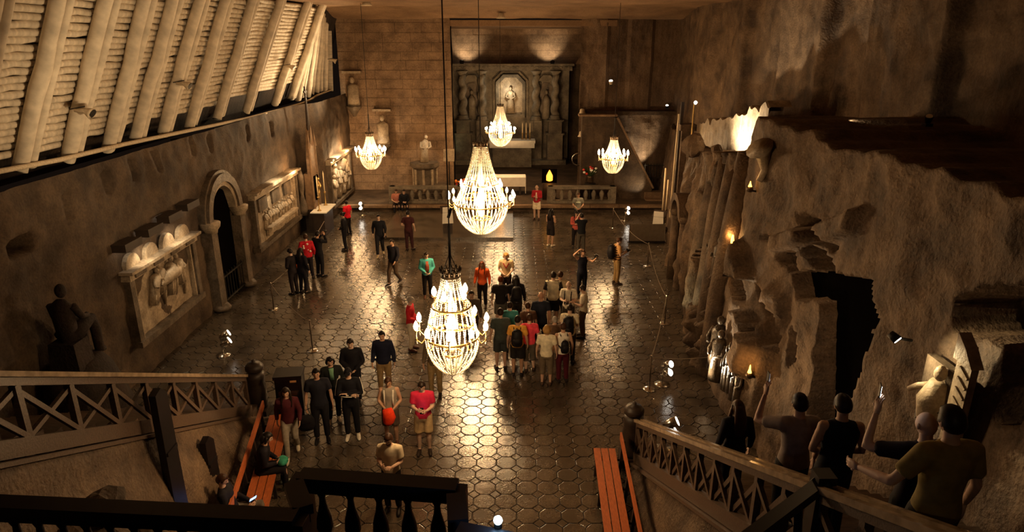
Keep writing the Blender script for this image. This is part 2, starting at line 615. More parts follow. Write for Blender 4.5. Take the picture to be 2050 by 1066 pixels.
# ------------------------------------------------------------------ ceiling, back walls, recess
ceil = grid(lambda x, y: (x, y, 9.98 - .42 * smooth(34.5, 37.8, y) + .07 * fbm((x, y, 2), 4, .35) + .05 * abs(fbm((x, y, 9), 2, 1.1))), rng(-11, 11, .4), rng(-4, 38.6, .4)).build('ceiling', S_CEIL, fix=False)
structure(ceil)
ceil2 = MB().box((.3, 43.5, 9.35), (10.6, 11, .3)).build('ceiling_recess', S_CEIL)
structure(ceil2)


def block_wall(name, x0, x1, y, z0, z1, bw, bh, mat, lim=999, dy=0.0, skip=None):
    w = MB().box(((x0 + x1) / 2, y + .35, (z0 + z1) / 2), (x1 - x0, .5, z1 - z0)).build(name, S_WALL)
    structure(w)
    row, z = 0, z0
    while z < z1 - .05:
        h = min(bh * random.uniform(.88, 1.12), z1 - z)
        x = x0 - (row % 2) * bw * .45
        while x < x1:
            ww = bw * random.uniform(.75, 1.3)
            a, b = max(x0, x), min(x1, x + ww)
            x += ww
            if b - a < .1 or (skip and skip((a + b) / 2, z + h / 2)):
                continue
            p = random.uniform(.02, .055)
            m = MB().box(((a + b) / 2, y + .1 - p / 2, z + h / 2), (b - a - .014, p, h - .014))
            m.build('block', mat, w)
        z += h
        row += 1
    return w


block_wall('wall_back_left', -9.4, -3.3, 37.9, .34, 9.6, 1.25, .47, S_BRICK)
block_wall('wall_back_altar', -4.3, 5.0, 48.3, 6.9, 9.3, 1.3, .5, S_BRICK)
o = MB().box((.35, 48.6, 3.5), (9.5, .4, 7)).build('wall_back', S_WALL)
structure(o)
for sx, a, b in (('left', (-3.25, 38.0), (-4.2, 48.4)), ('right', (3.75, 38.0), (4.9, 48.4))):
    sgn = -1 if sx == 'left' else 1
    fn = lambda t, z: (a[0] + (b[0] - a[0]) * t + .06 * fbm((t * 9, z, 3), 3, .8), a[1] + (b[1] - a[1]) * t, z)
    o = grid(fn, rng(0, 1, .04), rng(.3, 9.4, .25)).build('wall_recess_' + sx, S_WALL, fix=False)
    structure(o)


def back_right(x, z):
    y = 38 + .12 * fbm((x, z, 7), 4, .8)
    for xe, d in ((5.2, .16), (6.3, -.12), (7.6, .2)):
        y += d * smooth(xe - .05, xe + .05, x) * (1 if z > 4.9 else .3)
    return (x, y - .25 * smooth(4.9, 4.8, z), z)


o = grid(back_right, rng(3.7, 9.8, .1), rng(.3, 9.7, .12)).build('wall_back_right', S_WALLR, fix=False)
structure(o)
o = MB().box((6.6, 37.6, 4.72), (5.4, .7, .2)).build('trim_3', S_WALL)
structure(o, 'ledge of salt along the right back wall')
# sloping stair parapet in front of it
par = MB().prism([(3.67, .3), (7.55, .3), (7.55, .95), (5.5, 4.62), (5.1, 4.74), (3.67, 4.72)], 35.75, 36.25, 'y').build('trim_4', S_WALL)
structure(par, 'block of carved salt with a sloping stair parapet')
MB().bar((5.5, 36.0, 4.66), (7.62, 36.0, .9), .62, .1, (0, 0, 1)).build('coping', S_BRICK, par)
MB().box((4.5, 36.0, 4.76), (2.0, .62, .1)).build('coping', S_BRICK, par)
for k in range(4):
    MB().box((4.05 + k * .55, 35.74, 2.4), (.42, .06, 3.6)).build('panel', S_WALL, par)

# ------------------------------------------------------------------ right wall: carved rough rock with a ledge
def right_base(y):
    return 5.35 + .02 * fbm((y, 0, 0), 1, 1) if y < 13.0 else 5.35 - .35 * smooth(13, 15, y) + max(0, y - 15) * .147


def ztop(y):
    pts = [(0, 6.9), (8, 6.75), (11, 6.75), (12.4, 6.6), (14.3, 6.85), (15.6, 6.85), (16.0, 6.0), (18.4, 5.55), (20, 5.3), (24, 4.75), (27, 4.4), (28.2, 4.2), (40, 4.0)]
    for (a, b), (c, d) in zip(pts, pts[1:]):
        if a <= y <= c:
            return b + (d - b) * (y - a) / (c - a) + .12 * noise.noise((y * 2.2, 3, 1))
    return pts[-1][1]


SHADOW_OUTLINE = [(12.89, 4.09), (11.31, 4.55), (10.11, 4.87), (9.6, 4.4), (9.58, 3.76), (9.89, 2.55), (10.97, 1.58), (11.66, 3.9), (12.48, 3.62)]


NICHES_AND_SHADOWS = [(1.1, [(20.97, 4.03), (19.56, 4.57), (18.24, 4.23), (17.47, 2.45), (19.08, 1.65), (20.05, 3.26)]), (1.1, [(19.21, 5.22), (18.03, 5.34), (17.34, 4.51), (16.63, 3.08), (17.41, 2.76), (18.11, 4.33)]), (0.45, [(15.92, 2.94), (14.25, 3.39), (12.8, 3.03), (12.64, 2.4), (13.16, 2.29), (14.13, 2.68), (15.05, 2.59)]), (0.5, [(13.27, 5.14), (12.56, 5.24), (11.68, 4.9), (11.83, 4.79), (12.61, 4.98), (13.13, 4.94)]), (0.5, [(12.81, 4.57), (12.27, 4.76), (11.39, 4.52), (11.93, 4.29)]), (0.45, [(14.48, 4.32), (13.64, 4.56), (13.42, 4.37), (14.06, 4.31)]), (0.45, [(13.7, 4.15), (13.01, 4.44), (12.74, 4.09), (13.01, 3.99)]), (0.8, [(8.21, 5.26), (7.79, 5.6), (7.06, 5.91), (6.75, 5.26), (6.56, 4.42), (6.8, 4.28), (7.06, 5.17), (7.96, 4.94)]), (0.3, [(12.5, 3.05), (12.17, 3.0), (12.04, 2.44), (12.27, 2.21)])]  # niches, plus cast-shadow streaks shaped as recesses in the rock


def in_poly(y, z, poly):
    c, n = False, len(poly)
    for i in range(n):
        (y0, z0), (y1, z1) = poly[i], poly[i - 1]
        if (z0 > z) != (z1 > z) and y < (y1 - y0) * (z - z0) / (z1 - z0) + y0:
            c = not c
    return c


def right_wall(y, s):
    zt = ztop(y)
    xt = right_base(y) + .09 * zt
    if s <= 1:
        z = s * zt
        x = right_base(y) + .09 * z + .16 * fbm((y, z * .6, 4), 4, .55) + .05 * fbm((y, z, 8), 3, 2.2)
        carved = smooth(15.6, 17.0, y) * (1 - smooth(25.5, 27, y))
        rid = abs(noise.noise((y * 1.15, z * .12 + .3, 2.0)))
        x += carved * (.9 * rid - .28 + .35 * noise.noise((y * 2.9, z * .35, 6)) + .14 * noise.noise((y * 6, z * 2.0, 6)))
        x -= carved * .5 * boxmask(y, z, 16.2, 17.8, 0, 3.3, .5) * noise.noise((y * 5, z * 4, 1))
        # grotto recess in the carved part and shadow-shaped cut with a slab above it
        x += .9 * boxmask(y, z, 17.4, 19.0, 1.2, 3.6, .35) * carved
        if in_poly(y + .06 * noise.noise((y * 4, z * 4, 2)), z + .06 * noise.noise((y * 4, z * 4, 7)), SHADOW_OUTLINE):
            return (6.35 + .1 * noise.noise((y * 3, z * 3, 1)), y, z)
        x -= .32 * boxmask(y, z, 12.6, 13.5, 4.3 + .5 * (13.5 - y), 4.62 + .5 * (13.5 - y), .10)
        x -= .30 * boxmask(y, z, 11.0, 12.2, 4.85 + .5 * (12.2 - y), 5.2 + .5 * (12.2 - y), .10)
        x -= .36 * boxmask(y, z, 13.2, 15.0, 3.2 - .9 * (15 - y), 3.6 - .9 * (15 - y) + .4, .12)
        x -= .25 * boxmask(y, z, 12.9, 13.4, 0.0, 3.4, .25)
        ny, nz = y + .05 * noise.noise((y * 5, z * 5, 2)), z + .05 * noise.noise((y * 5, z * 5, 7))
        for dep, pl in NICHES_AND_SHADOWS:
            if in_poly(ny, nz, pl):
                x += dep
                break
        return (x, y, z)
    if s <= 1.35:
        t = (s - 1) / .35
        xe = upper_x(y, zt)
        return (xt + .16 * fbm((y, zt * .6, 4), 4, .55) * (1 - t) + (xe - xt) * t, y, zt + .1 * math.sin(t * 3) * noise.noise((y * 1.5, t * 3, 4)))
    t = (s - 1.35) / .65
    z = zt + (10.1 - zt) * t
    return (upper_x(y, z), y, z)


def upper_x(y, z):
    x = 9.0 + .35 * smooth(26, 22, y)
    for ye, d in ((34.4, -.25), (31.2, .35), (29.3, -.30), (26.8, .4), (24.2, -.35), (21, .35), (18.5, -.3), (15, .4), (11.5, -.35)):
        x += d * smooth(ye + .12, ye - .12, y)
    return x + .22 * fbm((y, z * .5, 12), 4, .55) + .05 * fbm((y, z, 3), 2, 2.5)


def mixlist(a, b):
    return a + b[1:]


ss = rng(0, 1, .0095) + rng(1, 1.35, .06)[1:] + rng(1.35, 2, .016)[1:]
wr = grid(right_wall, rng(3, 7, .09) + rng(7, 20, .055)[1:] + rng(20, 38.2, .11)[1:], ss).build('wall_right', S_ROCK, fix=False)
structure(wr)
for p in wr.data.polygons:
    p.use_smooth = True

# black panel standing in for a cast shadow and a rough slab over it
MB().prism(SHADOW_OUTLINE, 6.05, 6.12, 'x').build('shadow_panel', M_BLACK, wr)
# bright rock face standing on the ledge
def ledge_face(y, t):
    top = 6.62 - .18 * (y - 20.2) + .22 * noise.noise((y * 2.4, 0, 3)) + (.1 if y < 22 else 0)
    z = 4.6 + (top - 4.6) * min(t, 1)
    x = 7.55 + .05 * fbm((y * 3, z * .6, 1), 3, 1.2) + (0.9 * (t - 1) if t > 1 else 0)
    return (x, y, z)


o = grid(ledge_face, rng(20.2, 27.6, .1), rng(0, 1.8, .08)).build('wall_right_ledge', S_CARVE, wr, fix=False)
for k, (y, s) in enumerate([(23.9, .36), (23.35, .28), (23.6, .42), (24.5, .24), (20.9, .18)]):
    m = MB().ell((6.35, y, ztop(y) + s * .5), (s, s * 1.2, s), 8, 6)
    m.v = [(x + .08 * noise.noise((x * 4, yy * 4, z * 4)), yy, z + .08 * noise.noise((x * 5, yy * 3, z * 4))) for x, yy, z in m.v]
    tag(m.build('boulder', S_ROCK), ['rough boulder on the lit ledge, largest of its heap', 'boulder beside the largest one on the lit ledge', 'tall boulder in the heap on the lit ledge', 'small boulder at the far end of the ledge heap', 'smallest boulder at the near end of the lit ledge'][k], 'rock')

# ------------------------------------------------------------------ stairs, landings and their rock sides
def stair_flight(name, xa, xb, y0, z0, n, rise, run, mat, slant=0.0):
    st = MB().prism([(y0 + .05, z0 - .1), (y0 - n * run, z0 + n * rise - .25), (y0 - n * run, z0 + n * rise - .75), (y0 - .9, z0 - .1)], xa + .06, xb - .06, 'x').build(name, S_DARK)
    structure(st)
    for k in range(n):
        dx = slant * k
        MB().box(((xa + xb) / 2 + dx, y0 - (k + .5) * run, z0 + (k + .5) * rise - .03), (xb - xa, run + .03, rise + .06)).build('step', M_RAIL, st)
    return st


RUN, RISE = .325, .172
stair_flight('stairs_right', 2.72, 5.5, 12.0, 0.0, 34, RISE, RUN, S_DARK)
stair_flight('stairs_left', -8.3, -6.0, 14.3, 0.0, 30, RISE, RUN, S_DARK)


def rail_pt(side, y, h):
    """point on the stair rail line, h above the stair string"""
    if side == 'r':
        x = 2.58 + .17 * (12.2 - y) / 8.4
        z = .05 + (12.2 - y) * .5175
    else:
        x = -6.2 + .9 * (14.1 - y) / 7.84
        z = .06 + (14.1 - y) * .532
    return Vector((x, y, z + h))


def stair_rail(side, y0, y1, bays, label):
    s = thing('stair_railing', label, 'railing', rail_pt(side, y0, 0))
    org = s.location.copy()

    def loc(y, h, dx=0.0):
        return rail_pt(side, y, h) - org + Vector((dx, 0, 0))
    H = .93
    for dx in (-.07, .07):
        MB().bar(loc(y0, H + .05, dx), loc(y1, H + .05, dx), .06, .06).build('handrail', M_RAILTOP, s)
    MB().bar(loc(y0, H - .04), loc(y1, H - .04), .10, .09).build('top_beam', M_RAIL, s)
    MB().bar(loc(y0, .10), loc(y1, .10), .12, .2).build('bottom_beam', M_RAIL, s)
    MB().bar(loc(y0, -.06, .05 if side == 'l' else -.05), loc(y1, -.06, .05 if side == 'l' else -.05), .14, .05).build('string_strip', M_RAIL, s)
    ys = [y0 + (y1 - y0) * i / bays for i in range(bays + 1)]
    for i, y in enumerate(ys):
        MB().bar(loc(y, .1), loc(y, H - .08), .08, .08, (0, 1, 0)).build('baluster', M_RAIL, s)
        if i < bays:
            MB().bar(loc(y, .2, .015), loc(ys[i + 1], H - .16, .015), .05, .06).build('brace', M_RAIL, s)
            MB().bar(loc(y, H - .14, -.015), loc(ys[i + 1], .18, -.015), .05, .06).build('brace', M_RAIL, s)
    return s


stair_rail('l', 13.85, 3.6, 11, 'brown timber stair railing with crossed braces on the left stairs')
stair_rail('r', 12.0, 3.0, 14, 'brown timber stair railing with crossed braces beside the descending visitors')


def newel(loc, h, w, label, ball=True):
    t = thing('newel_post', label, 'post', loc)
    MB().box((0, 0, h * .06), (w * 1.12, w * 1.12, h * .12)).build('plinth', M_WOODD, t)
    MB().lathe([(w * .45, h * .12), (w * .5, h * .2), (w * .52, h * .5), (w * .46, h * .62), (w * .5, h * .7), (w * .5, h * .78), (w * .36, h * .82)], (0, 0, 0), 16).build('shaft', M_WOODD, t, True)
    if ball:
        MB().lathe([(w * .34, h * .81), (w * .5, h * .86), (w * .5, h * .92), (w * .34, h * .98), (w * .1, h * 1.0), (w * .12, h * 1.03), (w * .02, h * 1.05)], (0, 0, 0), 16).build('finial', M_WOODD, t, True)


newel((2.53, 12.25, 0), 1.36, .42, 'thick dark turned newel post at the foot of the right stairs')
newel((-6.05, 14.2, 0), 1.35, .42, 'thick dark newel post at the foot of the left stairs')


def rock_side(side, y0, y1, off, amp):
    def fn(y, t):
        p = rail_pt(side, y, 0)
        z = -.02 + (max(.05, p.z) - .02) * t
        d = off * (1 - t) + amp * fbm((y, z, 2.0 if side == 'l' else 6.0), 4, .9) + .05
        x = p.x + (d if side == 'l' else -d) * (1 if t < .999 else .3)
        return (x, y, z)
    return grid(fn, rng(y0, y1, .09), rng(0, 1, .035)).build('wall_stair_left' if side == 'l' else 'wall_stair_right', S_ROCK, fix=False)


for sd, y0, y1, off, amp in (('l', 14.0, 2.5, .55, .10), ('r', 12.1, 2.5, .30, .12)):
    o = rock_side(sd, y0, y1, off, amp)
    structure(o)
    for p in o.data.polygons:
        p.use_smooth = True
# cast shadows on the left rock side, built as dark upright boards
for k, (y, z1, lab) in enumerate([(8.95, 3.55, 'wide black shadow band against the railing of the left stairs'), (10.45, 1.75, 'short black shadow band against the lit rock under the left stairs')]):
    p = rail_pt('l', y, 0)
    t = thing('shadow_band', lab, 'post', (p.x + .28, y, 0))
    MB().prism([(-.2, 0), (.2, 0), (.17, z1 - .15), (.02, z1), (-.15, z1 - .05)], -.05, .06, 'x').build('shadow_board', M_BALC, t)
    MB().box((.07, 0, z1 * .7), (.03, .3, .06)).build('shadow_crosspiece', M_BALC, t)
# heap of broken salt against the left stair rock
random.seed(11)


def heap_z(x, y):
    return max(-.05, 3.25 - 1.15 * max(0, y - 6.7) - .4 * max(0, 6.7 - y) - .95 * max(0, x + 5.1) + .10 * fbm((x, y, 1), 3, 2))


BLAB = ['largest broken salt boulder on top of the heap under the left railing', 'broken salt boulder beside the largest one on the heap', 'small broken salt boulder on the heap nearest the balcony rail', 'broken salt boulder at the far end of the heap by the left rock side', 'low broken salt boulder half way down the heap', 'pale broken salt boulder at the right edge of the heap', 'tilted broken salt boulder against the left rock side']
for k, (x, y, r) in enumerate(((-4.95, 6.75, .26), (-4.85, 7.15, .2), (-4.6, 6.2, .18), (-5.0, 7.75, .2), (-4.5, 6.9, .18), (-4.45, 7.4, .2), (-5.05, 6.2, .22))):
    m = MB().ell((0, 0, 0), (r, r * 1.1, r * .8), 10, 7)
    m.v = [(a + .3 * r * noise.noise((a * 5 + k, b * 5, c * 5)), b + .3 * r * noise.noise((a * 5, b * 5 + k, c * 5)), c + .3 * r * noise.noise((a * 5, b * 5, c * 5 + k))) for a, b, c in m.v]
    tag(m.build('salt_boulder', S_WALL, loc=(x, y, heap_z(x, y) + r * .35)), BLAB[k], 'rock', 'boulders heaped under the left stairs')
o = grid(lambda x, y: (x, y, heap_z(x, y)), rng(-5.25, -2.6, .12), rng(3.9, 10.4, .12)).build('rubble', S_WALL, fix=False)
tag(o, 'mound of crushed salt against the rock below the left stairs', 'rubble', kind='stuff')

# ------------------------------------------------------------------ balcony in front of the viewer
BZ = 4.75
pl0, pl1 = ground(120, 1009, BZ), ground(592, 1031, BZ)
pc0, pc1 = ground(600, 947, BZ), ground(915, 970, BZ)
pr0, pr1 = ground(915, 1058, BZ), Vector((1.47, 3.93, BZ))
BAL_PROF = [(.055, 0), (.06, .05), (.035, .09), (.05, .16), (.078, .26), (.07, .36), (.035, .50), (.028, .58), (.045, .63), (.03, .66), (.055, .70)]
bal_me = MB().lathe(BAL_PROF, (0, 0, 0), 12).mesh('baluster', True)
bal_me.materials.append(M_BALC)


def balustrade(a, b, label, n, h=.95, posts=(True, True), w=.17):
    a, b = Vector(a), Vector(b)
    base = Vector((a.x, a.y, a.z - h))
    t = thing('balustrade', label, 'balustrade', base)
    d = b - a
    d.z = 0
    MB().bar(Vector((0, 0, h - .05)), d + Vector((0, 0, h - .05)), w, .1).build('top_rail', M_BALC, t)
    MB().bar(Vector((0, 0, h - .14)), d + Vector((0, 0, h - .14)), w * .62, .08).build('rail_moulding', M_BALC, t)
    MB().bar(Vector((0, 0, .07)), d + Vector((0, 0, .07)), w, .14).build('bottom_rail', M_BALC, t)
    for k in range(n):
        q = d * ((k + .7) / (n + .4))
        put('baluster', bal_me, t, q + Vector((0, 0, .12)))
    for k, on in enumerate(posts):
        if on:
            q = d * k
            MB().box(q + Vector((0, 0, h / 2 - .02)), (.16, .16, h - .06), math.atan2(d.y, d.x)).build('pedestal', M_BALC, t)
    return t


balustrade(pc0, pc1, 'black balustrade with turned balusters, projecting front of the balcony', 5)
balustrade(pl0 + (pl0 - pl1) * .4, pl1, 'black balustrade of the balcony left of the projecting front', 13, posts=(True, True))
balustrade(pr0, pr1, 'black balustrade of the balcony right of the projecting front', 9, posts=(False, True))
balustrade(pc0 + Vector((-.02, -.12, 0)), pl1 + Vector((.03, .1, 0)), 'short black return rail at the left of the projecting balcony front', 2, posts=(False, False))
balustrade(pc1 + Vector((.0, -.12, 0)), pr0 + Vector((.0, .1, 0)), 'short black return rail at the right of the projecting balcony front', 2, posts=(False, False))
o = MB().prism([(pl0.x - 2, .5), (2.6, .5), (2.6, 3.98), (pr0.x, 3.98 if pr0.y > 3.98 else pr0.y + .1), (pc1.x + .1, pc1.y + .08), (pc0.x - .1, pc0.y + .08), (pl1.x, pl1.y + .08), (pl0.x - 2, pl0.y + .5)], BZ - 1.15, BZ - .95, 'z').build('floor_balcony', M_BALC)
structure(o)
# braced side rail rising to the capped post on the right stair rail
pk = rail_pt('r', 4.98, 1.03)
t = thing('balcony_side_rail', 'black braced side rail rising to the right stair railing', 'railing', (1.3, 3.9, BZ - .95))
og = Vector((1.3, 3.9, BZ - .95))
A, B = Vector((1.3, 4.0, BZ - .12)) - og, pk - og
MB().bar(A, B, .11, .09).build('cap_board', M_BALC, t)
for k, (dy) in enumerate((0, .22, .44, .66, .9)):
    p = A + (B - A) * (1 - dy * .9)
    MB().bar(p, B + Vector((-.1 - .5 * dy, -.2 - .2 * dy, -1.0)), .06, .06).build('strut', M_BALC, t)
MB().box(B + Vector((0, 0, -.45)), (.16, .16, 1.1)).build('post', M_BALC, t)
MB().lathe([(.13, .0), (.09, .05), (.03, .08), (.01, .09)], B, 4).build('post_cap', M_BALC, t)

# blue-white spot lamp at the balcony edge
pb = ground(997, 1046, BZ + .05)
t = thing('balcony_lamp', 'small spot lamp with a dazzling blue white lens on the balcony rail', 'lamp', pb)
MB().tube([(0, -.0, -.05), (0, 0, 0)], [.035, .03], 12).build('lamp_foot', M_IRON, t)
MB().ell((0, -.01, .025), (.036, .036, .036), 12, 8).build('lens', M_LENSB, t, True)
point('balcony_lamp_light', pb + Vector((0, -.04, .09)), 1.2, (.35, .6, 1.0), .02)
bq = ground(640, 1050, BZ - .45)
spot('balcony_lamp_light', bq + Vector((-.05, -.4, .12)), bq + Vector((0, .1, -.1)), 5, 50, .5, (.25, .6, 1.0), .02)

# ------------------------------------------------------------------ left wall: portal, reliefs, hoods, statue
def arch_ring(r0, r1, x0, x1, cy, cz, n=18):
    vs, fs = [], []
    for i in range(n + 1):
        a = PI * i / n
        for r in (r0, r1):
            for x in (x0, x1):
                vs.append((x, cy - r * math.cos(a), cz + r * math.sin(a)))
    for i in range(n):
        a, b = i * 4, (i + 1) * 4
        fs += [(a, b, b + 1, a + 1), (a + 1, b + 1, b + 3, a + 3), (a + 3, b + 3, b + 2, a + 2), (a + 2, b + 2, b, a)]
    fs += [(0, 1, 3, 2), (n * 4, n * 4 + 2, n * 4 + 3, n * 4 + 1)]
    return MB().add(vs, fs)


pt = thing('portal', 'arched stone doorway with pale moulded surround in the left wall', 'doorway', (-9.7, 21.8, 0))
arch_ring(.93, 1.08, -.2, .14, 0, 3.0).build('inner_arch', S_CARVE, pt)
arch_ring(1.08, 1.36, -.2, .22, 0, 3.0).build('outer_arch', S_CARVED, pt)
arch_ring(1.36, 1.46, -.2, .12, 0, 3.0).build('hood_mould', S_CARVED, pt)
for s in (-1, 1):
    MB().box((.02, s * 1.18, 1.4), (.42, .42, 2.6)).build('jamb', S_CARVED, pt)
    MB().lathe([(.28, 0), (.30, .08), (.26, .14), (.22, .2)], (.12, s * 1.18, .05), 12).build('base', S_CARVED, pt, True)
    MB().lathe([(.20, 0), (.22, .1), (.30, .2), (.32, .3), (.32, .36)], (.12, s * 1.18, 2.66), 12).build('capital', S_CARVE, pt, True)
MB().prism([(-.95, 0), (.95, 0), (.95, 3.0), (.67, 3.67), (0, 3.95), (-.67, 3.67), (-.95, 3.0)], -1.0, -.96, 'x').build('inner_shade', M_BLACK, pt, loc=(.85, 0, 0))  # black sheet stands in for the shade inside the doorway
MB().ell((-.5, -.2, 3.45), (.03, .03, .03), 8, 6).build('pilot_light', M_LENS, pt, True)
g = thing('low_gate', 'low dark iron gate standing in the arched doorway', 'gate', (-9.6, 21.8, 0))
MB().bar((0, -.9, 1.0), (0, .9, 1.0), .05, .05).build('top_rail', M_IRON, g)
MB().bar((0, -.9, .2), (0, .9, .2), .05, .05).build('bottom_rail', M_IRON, g)
for k in range(9):
    MB().tube([(0, -.85 + k * .2125, .1), (0, -.85 + k * .2125, 1.12)], .016, 6).build('picket', M_IRON, g)


def figure(mb, x, y, z, h, lean=0.0, w=.28, arms=True, x_depth=.12):
    """half-round carved figure standing on a wall (wall plane across x)"""
    mb.tube([(x, y, z), (x + x_depth * .5, y + lean * .3, z + h * .45), (x + x_depth * .6, y + lean * .7, z + h * .75), (x + x_depth * .4, y + lean, z + h * .84)], [(x_depth * .9, w * .62), (x_depth * .9, w * .5), (x_depth, w * .6), (x_depth * .4, w * .2)], 9, side=(1, 0, 0))
    mb.ell((x + x_depth * .7, y + lean * 1.1, z + h * .92), (h * .075, h * .065, h * .085), 9, 7)
    if arms:
        for s in (-1, 1):
            mb.tube([(x + x_depth * .7, y + lean * .8 + s * w * .5, z + h * .74), (x + x_depth * 1.2, y + lean * .6 + s * w * .8, z + h * .55), (x + x_depth * 1.4, y + lean * .6 + s * w * .35, z + h * .5)], [.06 * h, .05 * h, .035 * h], 6)
    for k in range(3):
        yy = y + (k - 1) * w * .3
        mb.tube([(x + x_depth * .8, yy, z + .02), (x + x_depth * 1.0, yy + lean * .3, z + h * .4)], [.03 * h, .02 * h], 5)
    return mb


def relief(name, label, cat, x, y0, y1, z0, z1, tilt=0.0, cornice=.25, deep=.1):
    t = thing(name, label, cat, (x, (y0 + y1) / 2, z0))
    w, h = y1 - y0, z1 - z0
    p = grid(lambda u, v: (.03 + .03 * fbm((u, v, x), 3, 2.5), u, v), rng(-w / 2, w / 2, .07), rng(0, h, .07)).build('panel', S_CARVE, t, fix=False)
    for s in (-1, 1):
        MB().box((.08, s * (w / 2 - .09), h / 2), (.24, .2, h)).build('frame_side', S_CARVED, t)
        MB().box((.09, s * (w / 2 - .26), h / 2), (.12, .06, h * .86)).build('inner_fillet', S_CARVE, t)
    MB().box((.1, 0, h - .1), (.3, w + .1, .2)).build('cornice', S_CARVE, t)
    MB().box((.16, 0, h + .03), (.42, w + .24, .08)).build('cornice_top', S_CARVE, t)
    MB().box((.1, 0, .06), (.3, w + .1, .16)).build('sill', S_CARVED, t)
    return t, w, h


t, w, h = relief('relief_panel', 'large carved salt relief of standing figures lit from hooded lamps above', 'relief', -9.78, 15.85, 19.5, .95, 2.95)
for k, (yy, zz, hh, ln) in enumerate(((-.75, .75, .95, .25), (-.25, .95, .85, -.1), (.2, .7, 1.1, .12), (.85, .8, .95, -.2))):
    m = figure(MB(), .06, yy, zz, hh, ln, .24, True, .15)
    m.build('carved_figure', S_CARVE, t, True)
MB().tube([(.1, -.55, 1.15), (.2, -.2, 1.3), (.22, .2, 1.35), (.14, .6, 1.25), (.12, .8, 1.5)], [.1, .17, .2, .16, .08], 10).build('carved_animal', S_CARVE, t, True)
for k, (yy, ln) in enumerate(((-.5, .5), (-.1, .62), (.35, .4), (.6, .5), (1.05, .75))):
    MB().tube([(.1, yy, 1.15), (.12, yy - .06, 1.15 - ln * .5), (.06, yy - .02, 1.15 - ln)], [.06, .05, .03], 7).build('carved_limb', S_CARVE, t, True)
for k in range(4):      # lunettes above the frieze and plaques on it
    yc = -1.4 + k * .93
    m = MB().prism([(yc - .34, h + .06)] + [(yc - .34 * math.cos(PI * i / 10), h + .06 + .36 * math.sin(PI * i / 10)) for i in range(11)], .0, .12, 'x')
    m.build('lunette', S_CARVE, t)
    MB().box((.27, yc, h - .1), (.04, .5, .12)).build('plaque', S_CARVED, t)
HOOD = ['nearest of the four dark lamp hoods above the large relief', 'second nearest dark lamp hood above the large relief', 'third dark lamp hood above the large relief', 'farthest dark lamp hood, beside the arched doorway']
for k in range(4):
    y = 16.0 + k * 1.12
    z = 3.62 + .07 * k
    t = thing('lamp_hood', HOOD[k], 'lamp hood', (-9.72, y, z))
    MB().box((.14, 0, .13), (.34, .78, .04), None).build('hood_top', M_WOODD, t)
    MB().bar((.32, -.39, .06), (.32, .39, .06), .03, .2).build('hood_front', M_WOODD, t)
    for s in (-1, 1):
        MB().box((.15, s * .38, .05), (.32, .03, .18)).build('hood_side', M_WOODD, t)
    MB().tube([(.16, -.25, .06), (.16, .25, .06)], .025, 8).build('lamp_tube', M_LENS, t, True)

t, w, h = relief('relief_panel', 'framed salt relief of a carved table scene beyond the arched doorway', 'relief', -9.76, 24.4, 29.6, .85, 3.05)
MB().box((.2, .2, .62), (.3, 3.4, .09)).build('carved_table', S_CARVE, t)
MB().box((.12, .2, .45), (.1, 3.2, .3)).build('carved_cloth', S_CARVE, t)
for k in range(9):
    m = figure(MB(), .05, -1.4 + k * .4, .62, .68 + .06 * math.sin(k * 1.7), random.uniform(-.12, .12), .2, True, .1)
    m.build('carved_figure', S_CARVE, t, True)
for k in range(3):
    MB().box((.06, -1.5 + k * 1.5, 1.62), (.1, .9, .5)).build('carved_window', S_CARVED, t)
MB().prism([(-2.5, h), (2.5, h), (2.2, h + .12), (-2.2, h + .12)], .0, .4, 'x').build('pediment', S_CARVE, t)

t, w, h = relief('relief_panel', 'brightly lit tall salt relief with figures next to the back wall', 'relief', -9.05, 32.6, 37.0, .55, 2.9)
for k in range(7):
    m = figure(MB(), .05, -1.6 + k * .5, .25 + .35 * (k % 2), 1.3 + .2 * math.sin(k * 1.3), random.uniform(-.15, .15), .28, True, .16)
    m.build('carved_figure', S_CARVE, t, True)
MB().ell((.1, .7, 1.7), (.16, .34, .36), 10, 8).build('carved_head', S_CARVE, t, True)

# rock pedestal and statue by the left stairs
ped = MB().lathe([(1.15, 0), (1.05, .7), (.95, 1.3), (.75, 1.8), (.55, 2.05), (.4, 2.08)], (-9.25, 12.95, 0), 18, .75, 1.0)
ped.v = [(x + .12 * noise.noise((x * 2, y * 2, z * 2)), y + .15 * noise.noise((x * 2, y * 2 + 5, z * 2)), z) for x, y, z in ped.v]
tag(ped.build('rock_pedestal', S_DARK, smooth_=True), 'dark rough rock pedestal under the statue behind the left stairs', 'pedestal')
t = thing('statue', 'dark stone statue of a seated person with hands on the knee on a rock pedestal', 'statue', (-9.2, 12.75, 2.05))
MB().tube([(0, .05, .55), (0, .0, .8), (0, -.02, 1.1), (0, -.01, 1.33), (0, .02, 1.44)], [(.24, .22), (.19, .2), (.16, .23), (.13, .22), (.07, .08)], 14, side=(0, 1, 0)).build('carved_torso', S_DARK, t, True)
MB().ell((0, .07, 1.60), (.105, .125, .15), 12, 9).ell((0, .19, 1.58), (.03, .03, .04), 8, 6).build('carved_head', S_DARK, t, True)
for q in (-1, 1):
    MB().tube([(q * .12, .0, .62), (q * .14, .3, .74), (q * .15, .58, .78), (q * .15, .66, .5), (q * .15, .66, .0), (q * .15, .8, -.02)], [.16, .15, .12, .11, .10, .07], 10).build('carved_leg', S_DARK, t, True)
    MB().tube([(q * .22, 0, 1.3), (q * .29, .12, 1.02), (q * .2, .42, .92), (q * .1, .56, .9)], [.085, .07, .055, .045], 8).build('carved_arm', S_DARK, t, True)
MB().box((0, -.05, .24), (.62, .55, .62), None, .85).build('rock_seat', S_DARK, t)

